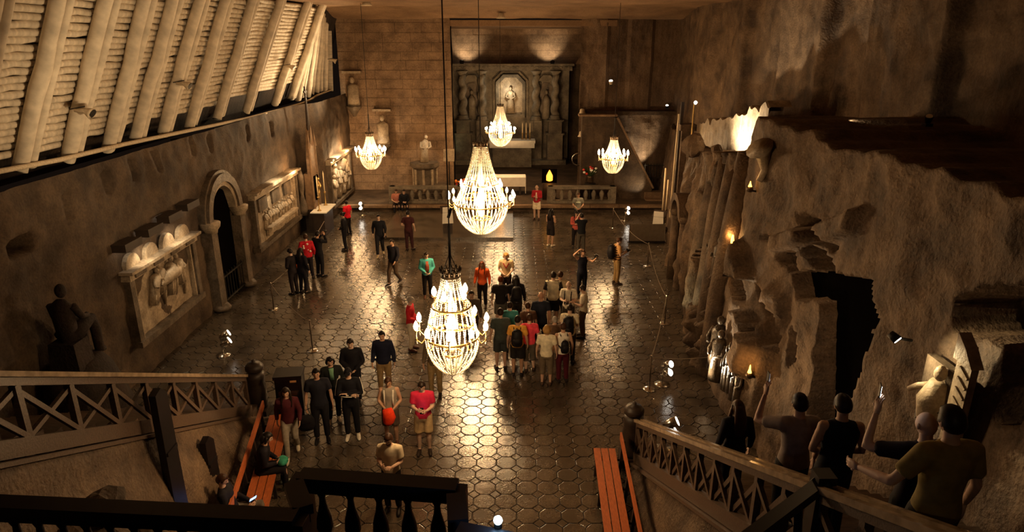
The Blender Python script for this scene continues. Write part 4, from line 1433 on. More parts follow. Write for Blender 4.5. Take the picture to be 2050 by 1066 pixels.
# ------------------------------------------------------------------ benches
def bench(label, x0, y0, x1, y1, back_side, n=3):
    t = thing('slatted_bench', label, 'bench', (x0, y0, 0))
    d = Vector((x1 - x0, y1 - y0, 0))
    u = d.normalized()
    s = Vector((u.y, -u.x, 0)) * back_side
    for k in range(n):
        q = s * (-.05 - k * .155)
        MB().bar(q + Vector((0, 0, .45)), q + d + Vector((0, 0, .45)), .135, .04).build('slat', M_BENCH, t)
    q = s * .12
    MB().bar(q + Vector((0, 0, .78)), q + d + Vector((0, 0, .78)), .04, .16).build('back_slat', M_BENCH, t)
    for k in range(4):
        p = d * ((k + .3) / 3.6)
        MB().bar(p + s * .08 + Vector((0, 0, 0)), p + s * .14 + Vector((0, 0, .85)), .06, .06).build('leg', M_WOODD, t)
        MB().bar(p - s * .40, p - s * .38 + Vector((0, 0, .43)), .06, .06).build('leg', M_WOODD, t)
        MB().bar(p + s * .1 + Vector((0, 0, .40)), p - s * .42 + Vector((0, 0, .40)), .05, .05).build('cross_bar', M_WOODD, t)
    return t


bench('orange slatted bench along the rock under the left stairs', -5.45, 13.3, -4.75, 9.6, 1)
bench('bright orange slatted bench beside the right newel post', 2.12, 12.0, 1.98, 8.6, -1)
t = thing('display_box', 'black box with a small orange label beside the left bench', 'box', (-5.2, 14.05, 0), R(8))
MB().box((0, 0, .55), (.6, .45, 1.1)).build('body', M_BALC, t)
MB().box((0, -.02, 1.14), (.64, .5, .08)).build('top', M_BALC, t)
MB().box((.12, -.23, 1.03), (.14, .02, .045)).build('label_plate', plain('orange_label', (.6, .3, .12), .5), t)
MB().box((0, -.23, .6), (.46, .02, .4)).build('front_glass', plain('dark_glass', (.02, .02, .022), .1, spec=.8), t)
for k in range(3):
    MB().ell((-.15 + k * .14, -.25, .5 + .08 * (k % 2)), (.05, .01, .03), 8, 5).build('pale_print', M_CLOTHW, t)

# ------------------------------------------------------------------ carved figures and shrine on the right rock wall
def rock_figure(loc, h, rz, label, mat, lean=0.0):
    t = thing('carved_figure', label, 'statue', loc, rz)
    MB().tube([(0, 0, 0), (lean * .3, 0, h * .4), (lean * .7, 0, h * .72), (lean, 0, h * .83)], [(.26 * h * .6, .16 * h), (.22 * h * .6, .15 * h), (.26 * h * .6, .13 * h), (.06 * h, .06 * h)], 10, side=(1, 0, 0)).build('robed_body', mat, t, True)
    MB().ell((lean * 1.1, -.02, h * .92), (.065 * h, .07 * h, .085 * h), 10, 7).build('carved_head', mat, t, True)
    for s in (-1, 1):
        MB().tube([(lean * .7 + s * .15 * h, 0, h * .74), (lean * .6 + s * .19 * h, -.08 * h, h * .56), (lean * .6 + s * .07 * h, -.17 * h, h * .52)], [.05 * h, .045 * h, .03 * h], 7).build('carved_arm', mat, t, True)
    return t


rock_figure((-4.75, 36.4, 2.22), 1.45, R(15), 'pale carved half figure standing on the dark pulpit', S_CARVE, .12)


def on_wall(y, z, d=0.0):
    x = right_base(y) + .09 * z + .16 * fbm((y, z * .6, 4), 4, .55)
    return Vector((min(x, right_wall(y, min(1, z / ztop(y)))[0]) - d, y, z))


for k, (y, z, h, lab) in enumerate(((17.3, 2.4, 1.1, 'carved kneeling figure in the grotto of the right wall, nearest'), (18.0, 2.2, 1.2, 'carved standing figure in the middle of the right grotto'), (18.7, 2.3, 1.0, 'carved figure at the far side of the right grotto'), (16.3, 2.6, 1.0, 'carved figure beside the orange flame lamp'))):
    rock_figure(on_wall(y, z, -.05), h, R(-80), lab, S_CARVED, .05)
for k, (y, z, h, lab) in enumerate(((15.35, .6, 1.45, 'glossy dark carved figure lit from the floor, left of its pair'), (14.95, .5, 1.35, 'glossy dark carved figure lit from the floor, right of its pair'))):
    rock_figure(on_wall(y, z, .02), h, R(-70), lab, S_GLOSS, .05)
LF = ['farthest', 'second from the far end', 'third from the far end', 'fourth from the far end', 'fourth from the near end', 'third from the near end', 'second from the near end', 'nearest the stairs']
for k in range(8):
    y = 14.55 - .17 * k
    t = rock_figure(on_wall(y, .45 + .05 * (k % 3), -.02), 1.15 + .12 * (k % 3), R(-75), 'thin dark carved frieze figure on the right wall, ' + LF[k], S_GLOSS, .0)
    t['group'] = 'carved frieze of thin figures on the right wall'
    t.scale = (.55, .55, 1)
for k in range(7):
    y = 16.2 + k * 1.35
    x = right_base(y) + .32
    z1 = ztop(y)
    m = MB()
    m.tube([(x - .2, y, 0), (x - .15 + .1 * math.sin(k), y + .1, z1 * .35), (x + .05, y - .05, z1 * .7), (x + .2, y + .05 * k % .2, z1 * .98)], [.34, .26 + .06 * (k % 2), .32, .24], 12, wob=.05)
    tag(m.build('rock_pillar', S_ROCK, smooth_=True), ['fluted salt pillar of the right wall nearest the floor spotlight', 'fluted salt pillar at the near side of the grotto', 'fluted salt pillar at the far side of the grotto', 'fluted salt pillar beneath the bright ledge face', 'greenish lit fluted salt pillar before the carved arch', 'fluted salt pillar behind the carved arch', 'fluted salt pillar beside the tall pilaster'][k], 'pillar')
t = thing('rock_arch', 'dark carved arch in the right wall beyond the grotto', 'arch', (6.05, 23.4, 0), PI)
arch_ring(.5, .75, -.2, .25, 0, 2.6, 12).build('arch_ring', S_ROCK, t)
for s in (-1, 1):
    MB().tube([(0, s * .62, 0), (0, s * .62, 2.6)], [.2, .17], 10).build('arch_column', S_ROCK, t, True)
    MB().lathe([(.18, 0), (.26, .15), (.26, .25)], (0, s * .62, 2.4), 10).build('arch_capital', S_ROCK, t, True)
MB().prism([(-.5, 0), (.5, 0), (.5, 2.6), (.35, 2.95), (0, 3.1), (-.35, 2.95), (-.5, 2.6)], -.22, -.18, 'x').build('inner_shade', M_BLACK, t)  # shade of the arch opening, put in as a black sheet
for y, z, s, lab in ((15.9, 3.75, .95, 'orange flame lamp in a cleft of the right wall'), (12.9, 1.75, .45, 'small orange flame lamp beside the black shadow panel'), (15.0, 5.35, .3, 'warm lamp under the horn shaped bracket on the right ledge')):
    p = on_wall(y, z, .12)
    t = thing('flame_lamp', lab, 'lamp', p)
    MB().lathe([(.06, -.12), (.08, -.04), (.05, 0)], (0, 0, 0), 10).build('cup', M_BRONZE, t, True)
    MB().lathe([(.045, 0), (.05 * s, .08), (.042 * s, .2 * s), (.015, .34 * s), (.003, .42 * s)], (0, 0, 0), 9).build('flame', M_FLAME, t, True)
    MB().bar((0, 0, -.08), (.3, 0, -.14), .04, .04).build('bracket', M_IRON, t)
    point('flame_light', p + Vector((-.12, -.05, .2)), 9 * s, (1, .5, .15), .05)
p = on_wall(14.6, 5.55, .1)
tag(MB().tube([p, p + Vector((.1, .0, .25)), p + Vector((.0, -.05, .6)), p + Vector((-.12, -.12, .75))], [.07, .09, .16, .30], 12).build('horn_bracket', S_CARVE, smooth_=True), 'pale horn shaped carved bracket high on the right wall', 'bracket')
# shrine niche near the right stairs
t = thing('wall_shrine', 'carved stone shrine with a striped pilaster beside a small lamp', 'shrine', Vector((5.42, 7.3, 3.6)))
t.scale = (.9, .85, .9)
MB().box((.05, 0, .72), (.18, .10, 1.75)).build('pilaster_side', S_CARVE, t)
MB().box((.0, -.16, .62), (.1, .24, 1.5)).build('pilaster_front', S_CARVE, t)
for k in range(9):
    MB().bar((-.06, -.26, .02 + k * .15), (-.06, -.06, .12 + k * .15), .03, .035).build('chevron', S_CARVE, t)
MB().prism([(-.3, 1.38), (.1, 1.38), (.1, 1.75), (-.1, 1.6)], -.07, .1, 'x').build('gable_slope', S_CARVE, t)
MB().box((.16, .45, .52), (.14, .9, 1.1)).build('back_panel', S_CARVED, t)
m = MB().tube([(.05, .5, .2), (.0, .45, .55), (.02, .4, .85)], [.16, .2, .12], 10)
m.ell((.0, .38, 1.0), (.09, .09, .12), 9, 7)
m.tube([(.0, .52, .75), (-.14, .6, .7), (-.22, .68, .6)], [.06, .05, .04], 7)
m.build('carved_figure', S_CARVE, t, True)
p = Vector((5.02, 8.05, 4.8))
t = thing('shrine_lamp', 'small black spot lamp lighting the shrine by the right stairs', 'lamp', p)
MB().tube([(-.05, .05, .04), (.02, -.03, -.02)], [.05, .065], 12).build('housing', M_IRON, t, True)
MB().tube([(.021, -.031, -.021), (.026, -.036, -.026)], [.055, .05], 12).build('lens', M_LENS, t)
MB().bar((0, 0, 0), (.2, -.05, -.02), .03, .03).build('arm', M_IRON, t)

# ------------------------------------------------------------------ people
# skeleton poses for a person 1.72 m tall facing +Y; x>0 is the person's right
SH = {1: (.175, -.01, 1.40), -1: (-.175, -.01, 1.40)}
HIP = {1: (.09, 0, .90), -1: (-.09, 0, .90)}
STANDLEG = {1: [(.105, .02, .49), (.11, -.02, .09), 8], -1: [(-.10, .015, .49), (-.105, -.03, .09), -8]}
SITLEG = {1: [(.13, .43, .50), (.12, .42, .09), 6], -1: [(-.12, .42, .50), (-.13, .36, .09), -8]}
DOWN = {1: [(.245, -.04, 1.13), (.27, .05, .89), (0, .1, -1)], -1: [(-.245, -.04, 1.13), (-.27, .05, .89), (0, .1, -1)]}
POSES = {
    'stand': dict(arm=DOWN, leg=STANDLEG, tilt=4),
    'shift': dict(arm={1: [(.25, -.06, 1.13), (.25, .10, .90), (-.1, .2, -1)], -1: [(-.27, -.07, 1.14), (-.20, .14, 1.02), (.6, .5, -.2)]}, leg={1: [(.10, .05, .49), (.13, .04, .09), 15], -1: [(-.10, .0, .49), (-.09, -.05, .09), -5]}, tilt=10),
    'clasp': dict(arm={1: [(.25, -.01, 1.13), (.07, .19, 1.0), (-.8, .5, -.4)], -1: [(-.25, -.01, 1.13), (-.07, .20, .98), (.8, .5, -.4)]}, leg=STANDLEG, tilt=16),
    'hold': dict(arm={1: [(.22, .02, 1.13), (.08, .26, 1.17), (-.3, .7, .4)], -1: [(-.22, .02, 1.13), (-.08, .26, 1.15), (.3, .7, .4)]}, leg=STANDLEG, tilt=22),
    'cross': dict(arm={1: [(.25, .07, 1.14), (-.06, .21, 1.15), (-1, .1, .1)], -1: [(-.25, .07, 1.13), (.06, .19, 1.19), (1, .1, .2)]}, leg=STANDLEG, tilt=12),
    'photo': dict(arm={1: [(.23, .19, 1.31), (.075, .27, 1.53), (-.4, .2, 1)], -1: [(-.23, .19, 1.31), (-.075, .27, 1.53), (.4, .2, 1)]}, leg=STANDLEG, tilt=-6),
    'walk': dict(arm={1: [(.25, -.13, 1.15), (.26, -.09, .90), (0, .3, -1)], -1: [(-.25, .05, 1.14), (-.24, .24, .98), (.1, .6, -.7)]}, leg={1: [(.10, .17, .50), (.10, .22, .10), 5], -1: [(-.095, .03, .49), (-.10, -.24, .14), -5]}, tilt=8),
    'raise': dict(arm={1: [(.33, .04, 1.56), (.15, .07, 1.74), (-1, .2, .1)], -1: [(-.30, .20, 1.34), (-.36, .38, 1.50), (0, .6, .8)]}, leg=STANDLEG, tilt=-2),
    'phoneup': dict(arm={1: DOWN[1], -1: [(-.36, .22, 1.30), (-.26, .30, 1.60), (.1, .1, 1)]}, leg=STANDLEG, tilt=0),
    'rail': dict(arm={1: DOWN[1], -1: [(-.36, .02, 1.16), (-.40, .34, 1.06), (-.1, 1, -.25)]}, leg={1: [(.10, .05, .49), (.11, .03, .09), 8], -1: [(-.10, .10, .50), (-.10, .08, .09), -8]}, tilt=4),
    'sit': dict(arm={1: [(.24, .10, .71), (.08, .30, .64), (-.5, .8, .1)], -1: [(-.24, .10, .71), (-.08, .30, .64), (.5, .8, .1)]}, leg=SITLEG, tilt=20, sit=-.42, lean=.10),
    'slump': dict(arm={1: [(.25, -.02, .70), (.10, .27, .62), (-.3, .9, .3)], -1: [(-.25, -.02, .70), (-.10, .27, .62), (.3, .9, .3)]}, leg={1: [(.13, .45, .52), (.14, .66, .10), 6], -1: [(-.12, .45, .52), (-.13, .50, .09), -8]}, tilt=24, sit=-.42, lean=-.10),
}
TORSO = [(.80, .135, .105), (.87, .168, .122), (.95, .165, .118), (1.03, .148, .104), (1.10, .140, .100), (1.20, .154, .110), (1.30, .172, .116), (1.375, .178, .104), (1.42, .150, .084), (1.455, .085, .066)]


def bend(pose, p):
    p = Vector(p)
    dz = pose.get('sit', 0)
    if dz:
        q = max(0, p.z - .9)
        p = Vector((p.x, p.y + pose.get('lean', 0) * q * 2.0, p.z + dz - .02 * q))
    return p


def arm_pts(pose, s):
    e, w, d = pose['arm'][s]
    return bend(pose, SH[s]), Vector(e), Vector(w), Vector(d).normalized()


def leg_pts(pose, s):
    k, a, rot = pose['leg'][s]
    return bend(pose, HIP[s]), Vector(k), Vector(a), rot


def torso(mb, pose, z0, z1, inf):
    rows = [r for r in TORSO if z0 - .001 <= r[0] <= z1 + .001]
    pts = [bend(pose, (0, -.008, r[0])) for r in rows]
    mb.tube(pts, [(r[2] + inf, r[1] + inf) for r in rows], 16, side=(0, 1, 0))


def mid(a, b, t):
    return a.lerp(b, t)


def body_mb(pose):
    mb = MB()
    torso(mb, pose, .80, 1.455, 0)
    n0, n1, n2 = bend(pose, (0, -.012, 1.42)), bend(pose, (0, .0, 1.50)), bend(pose, (0, .018, 1.57))
    mb.tube([n0, n1, n2], [.062, .055, .056], 10)
    for s in (1, -1):
        a, e, w, d = arm_pts(pose, s)
        mb.ell(a, (.058, .055, .06), 10, 7)
        mb.tube([mid(a, Vector((0, a.y, a.z)), .35), a, mid(a, e, .35), mid(a, e, .9), e, mid(e, w, .25), mid(e, w, .7), w], [.06, .056, .050, .040, .039, .041, .033, .026], 10)
        h, k, an, rot = leg_pts(pose, s)
        mb.tube([mid(h, bend(pose, (0, 0, .97)), .4), h, mid(h, k, .3), mid(h, k, .85), k, mid(k, an, .25), mid(k, an, .6), an], [.09, .092, .085, .062, .056, .058, .046, .036], 12)
        f = Matrix.Rotation(-R(rot), 3, 'Z') @ Vector((0, 1, 0))
        z = an.z
        heel = an - f * .05
        mb.tube([Vector((heel.x, heel.y, z - .05)), Vector((an.x, an.y, z - .03)), an + f * .10 + Vector((0, 0, -.05)), an + f * .19 + Vector((0, 0, -.065))], [.032, .042, .036, .022], 10)
    return mb


HEAD_N, HEAD_M = 22, 18


def head_fn(t, a, grow=0.0):
    """t: 0 chin .. pi crown, a: azimuth with 0 at the face (+Y)"""
    zz = -math.cos(t)
    rad = math.sin(t)
    x = rad * math.sin(a)
    y = rad * math.cos(a)
    w, dpt = .074, .094
    if zz < -.1:
        f = (-.1 - zz) / .9
        w *= 1 - .32 * f
        dpt *= 1 - .16 * f
    X, Y, Z = x * (w + grow), y * (dpt + grow), zz * (.112 + grow)
    if grow == 0:
        g = lambda x0, z0, sx, sz: math.exp(-((X - x0) / sx) ** 2 - ((Z - z0) / sz) ** 2)
        if Y > 0:
            Y += .026 * g(0, -.022, .011, .016) + .014 * g(0, .004, .009, .024)      # nose
            Y -= .011 * (g(.03, .006, .016, .012) + g(-.03, .006, .016, .012))       # eye sockets
            Y += .006 * g(0, .03, .05, .010)                                          # brow
            Y += .007 * g(0, -.055, .02, .007) - .005 * g(0, -.066, .022, .005) + .008 * g(0, -.09, .024, .014)  # lips, chin
    return Vector((X, Y, Z))


def head_pos(pose):
    c = bend(pose, (0, .03, 1.612))
    return Matrix.Translation(c) @ Matrix.Rotation(-R(pose['tilt']), 4, 'X')


def head_mb(pose):
    M = head_pos(pose)
    mb = MB()
    vs = [M @ head_fn(PI * i / HEAD_M, 2 * PI * j / HEAD_N) for i in range(HEAD_M + 1) for j in range(HEAD_N)]
    fs = [(i * HEAD_N + j, i * HEAD_N + (j + 1) % HEAD_N, (i + 1) * HEAD_N + (j + 1) % HEAD_N, (i + 1) * HEAD_N + j) for i in range(HEAD_M) for j in range(HEAD_N)]
    mb.add(vs, fs)
    for s in (1, -1):
        e = MB().ell((s * .077, -.006, -.002), (.010, .020, .031), 9, 7)
        mb.add([M @ Vector(v) for v in e.v], e.f)
    return mb


def hand_mb(w, d, s):
    """palm, four bent fingers and a thumb, pointing along d from the wrist"""
    mb = MB()
    inward = Vector((-s, 0.2, 0))
    n = (inward - d * inward.dot(d))
    if n.length < .2:
        n = Vector((0, 1, 0)) - d * d.y
    n.normalize()
    side = d.cross(n)
    mb.tube([w - d * .02, w + d * .025, w + d * .06, w + d * .09], [(.022, .025), (.017, .036), (.016, .040), (.013, .038)], 10, side=n)
    for k, (off, ln) in enumerate(((.029, .068), (.010, .078), (-.010, .073), (-.028, .056))):
        b = w + d * .082 + side * off
        m1 = b + d * ln * .5 + n * ln * .12
        tip = m1 + d * ln * .42 + n * ln * .34
        mb.tube([b - d * .02, b, m1, tip], [.009, .0092, .0082, .006], 6)
    tb = w + d * .03 + side * .032
    mb.tube([tb - side * .015, tb + side * .012 + d * .022, tb + side * .020 + d * .052 + n * .016], [.012, .0105, .007], 6)
    return mb


def top_mb(pose, sleeve, loose=.016, lo=.86):
    mb = MB()
    rows_lo = lo
    torso(mb, pose, rows_lo, 1.456, loose)
    mb.tube([bend(pose, (0, -.01, 1.40)), bend(pose, (0, -.008, 1.44)), bend(pose, (0, -.004, 1.475))], [(.105, .155), (.092, .125), (.068, .074)], 14, side=(0, 1, 0))
    for s in (1, -1):
        a, e, w, d = arm_pts(pose, s)
        inn = mid(a, Vector((0, a.y, a.z)), .4)
        if sleeve == 'short':
            mb.tube([inn, a, mid(a, e, .4), mid(a, e, .72)], [.088, .084, .073, .070], 12)
        elif sleeve == 'long':
            mb.tube([inn, a, mid(a, e, .5), e, mid(e, w, .4), mid(e, w, .97)], [.088, .083, .068, .060, .054, .043], 12)
        else:
            mb.tube([inn, mid(inn, a, .6)], [.07, .06], 10)
    return mb


def bottom_mb(pose, length):
    mb = MB()
    torso(mb, pose, .80, 1.03, .012)
    for s in (1, -1):
        h, k, an, rot = leg_pts(pose, s)
        c = mid(h, bend(pose, (0, 0, .97)), .4)
        if length == 'long':
            mb.tube([c, h, mid(h, k, .35), k, mid(k, an, .5), mid(k, an, .97)], [.10, .105, .098, .074, .068, .062], 12)
        elif length == 'capri':
            mb.tube([c, h, mid(h, k, .4), k, mid(k, an, .4)], [.10, .106, .100, .082, .080], 12)
        else:
            mb.tube([c, h, mid(h, k, .45), mid(h, k, .92)], [.10, .108, .106, .104], 12)
    return mb


def hair_mb(pose, style):
    M = head_pos(pose)
    mb = MB()
    nN, nM = 20, 14
    g = .013 if style in ('short', 'cap') else .019
    vs, keep = [], []
    for i in range(nM + 1):
        t = PI * (.28 + .72 * i / nM)
        for j in range(nN):
            a = 2 * PI * j / nN
            ca = math.cos(a)
            front = .062 if style != 'bald' else .2
            zmin = front if ca > .35 else (-.01 if ca > -.25 else -.062)
            p = head_fn(t, a, g + (.006 * math.sin(7 * a + 3 * t) if style in ('curly',) else 0))
            p.z = max(p.z, zmin - .0005 * i)
            if p.z <= zmin + .001:
                q = head_fn(t, a, 0)
                p = Vector((q.x * 1.02, q.y * 1.02 - (.004 if ca > .3 else 0), zmin))
            w_ = .007 * noise.noise((p.x * 45, p.y * 45, p.z * 45)) * min(1, i / 3 if False else 1)
            vs.append(M @ (p * (1 + w_ * 8)))
    fs = [(i * nN + j, i * nN + (j + 1) % nN, (i + 1) * nN + (j + 1) % nN, (i + 1) * nN + j) for i in range(nM) for j in range(nN)]
    mb.add(vs, fs)
    if style == 'long':
        c = [M @ Vector((0, -.06, .06)), M @ Vector((0, -.095, -.03)), bend(pose, (0, -.115, 1.47)), bend(pose, (0, -.13, 1.36)), bend(pose, (0, -.135, 1.22))]
        mb.tube(c, [(.04, .075), (.045, .088), (.04, .10), (.032, .10), (.012, .07)], 12, side=(0, 1, 0))
        for s in (1, -1):
            mb.tube([M @ Vector((s * .07, .0, .05)), M @ Vector((s * .084, .012, -.04)), bend(pose, (s * .10, .05, 1.42)), bend(pose, (s * .10, .11, 1.28))], [.026, .03, .032, .012], 8)
    if style == 'bob':
        mb.tube([M @ Vector((0, -.06, .06)), M @ Vector((0, -.08, -.03)), M @ Vector((0, -.07, -.10))], [(.05, .08), (.055, .095), (.035, .08)], 12, side=(0, 1, 0))
        for s in (1, -1):
            mb.tube([M @ Vector((s * .072, -.01, .05)), M @ Vector((s * .088, -.01, -.03)), M @ Vector((s * .078, -.005, -.09))], [.026, .03, .016], 8)
    if style == 'bun':
        mb.ell(M @ Vector((0, -.115, .04)), (.055, .05, .05), 10, 7)
    if style == 'cap':
        mb.tube([M @ Vector((0, .075, .058)), M @ Vector((0, .15, .045))], [(.012, .066), (.006, .05)], 10, side=(0, 0, 1))
    return mb


def shoe_mb(pose, s):
    h, k, an, rot = leg_pts(pose, s)
    f = Matrix.Rotation(-R(rot), 3, 'Z') @ Vector((0, 1, 0))
    p = [an - f * .075, an - f * .02, an + f * .08, an + f * .17, an + f * .215]
    hz = [.05, .055, .045, .032, .018]
    z0 = an.z - .088
    pts = [Vector((q.x, q.y, z0 + h_)) for q, h_ in zip(p, hz)]
    return MB().tube(pts, [(.048, .034), (.053, .040), (.043, .046), (.030, .042), (.014, .024)], 10, side=(0, 0, 1))


PROTO, PENDING = {}, []


def want(kind, pose_name, *extra):
    key = (kind, pose_name) + extra
    if key in PROTO:
        return key
    pose = POSES[pose_name]
    join = None
    vox = None
    if kind == 'body':
        mb, vox = body_mb(pose), .017
        join = head_mb(pose)
        for s in (1, -1):
            a, e, w, d = arm_pts(pose, s)
            hm = hand_mb(w, d, s)
            join.add(hm.v, hm.f)
    elif kind == 'top':
        mb, vox = top_mb(pose, extra[0], extra[1], extra[2]), .019
    elif kind == 'bottom':
        mb, vox = bottom_mb(pose, extra[0]), .019
    elif kind == 'hair':
        mb = hair_mb(pose, extra[0])
    elif kind == 'shoe':
        mb = shoe_mb(pose, extra[0])
    elif kind == 'eye':
        M = head_pos(pose)
        mb = MB().ell(M @ Vector((extra[0] * .030, .080, .006)), (.0095, .006, .0052), 8, 6)
    elif kind == 'mouth':
        M = head_pos(pose)
        mb = MB().ell(M @ Vector((0, .0865, -.058)), (.022, .008, .006), 8, 5)
    elif kind == 'brow':
        M = head_pos(pose)
        mb = MB().tube([M @ Vector((x, .088 - abs(x) * .12, .028 - abs(abs(x) - .03) * .2)) for x in (extra[0] * .014, extra[0] * .03, extra[0] * .048)], [.0035, .0045, .003], 6)
    PROTO[key] = None
    PENDING.append((key, mb, vox, join))
    return key


def bake_protos():
    import bmesh
    todo = []
    for key, mb, vox, join in PENDING:
        me = mb.mesh(key[0], True)
        if vox:
            bm = bmesh.new()
            bm.from_mesh(me)
            bmesh.ops.recalc_face_normals(bm, faces=bm.faces)
            bm.to_mesh(me)
            bm.free()
            o = bpy.data.objects.new('tmp', me)
            COL.objects.link(o)
            r = o.modifiers.new('r', 'REMESH')
            r.mode, r.voxel_size, r.use_smooth_shade = 'VOXEL', vox, True
            sm = o.modifiers.new('s', 'SMOOTH')
            sm.iterations, sm.factor = 5, .5
            todo.append((key, o, join))
        else:
            PROTO[key] = me
    dg = bpy.context.evaluated_depsgraph_get()
    dg.update()
    for key, o, join in todo:
        me = bpy.data.meshes.new_from_object(o.evaluated_get(dg))
        if join:
            jm = join.mesh('j', True)
            bm = bmesh.new()
            bm.from_mesh(me)
            bm.from_mesh(jm)
            bmesh.ops.recalc_face_normals(bm, faces=bm.faces)
            bm.to_mesh(me)
            bm.free()
        me.polygons.foreach_set('use_smooth', [True] * len(me.polygons))
        PROTO[key] = me
        old = o.data
        bpy.data.objects.remove(o)
        bpy.data.meshes.remove(old)


def C_(hexs, rough=.8):
    r, g, b = [int(hexs[i:i + 2], 16) / 255 for i in (0, 2, 4)]
    lin = [x / 12.92 if x <= .04045 else ((x + .055) / 1.055) ** 2.4 for x in (r, g, b)]
    return plain('cloth_' + hexs, lin, rough, var=.18, scale=14, bump=.12, spec=.2)


SKIN = [plain('skin_light', (.52, .33, .24), .55, var=.06, scale=20), plain('skin_tan', (.44, .26, .17), .55, var=.06, scale=20), plain('skin_pale', (.60, .41, .31), .55, var=.06, scale=20)]
HAIRS = dict(black='17110e', brown='3a2416', dark='22170f', grey='9a948c', blond='a07a45', red='5e2d16', skin=None)
M_EYE = plain('eye_dark', (.03, .02, .015), .2)
M_LIP = plain('lips', (.36, .13, .10), .5)

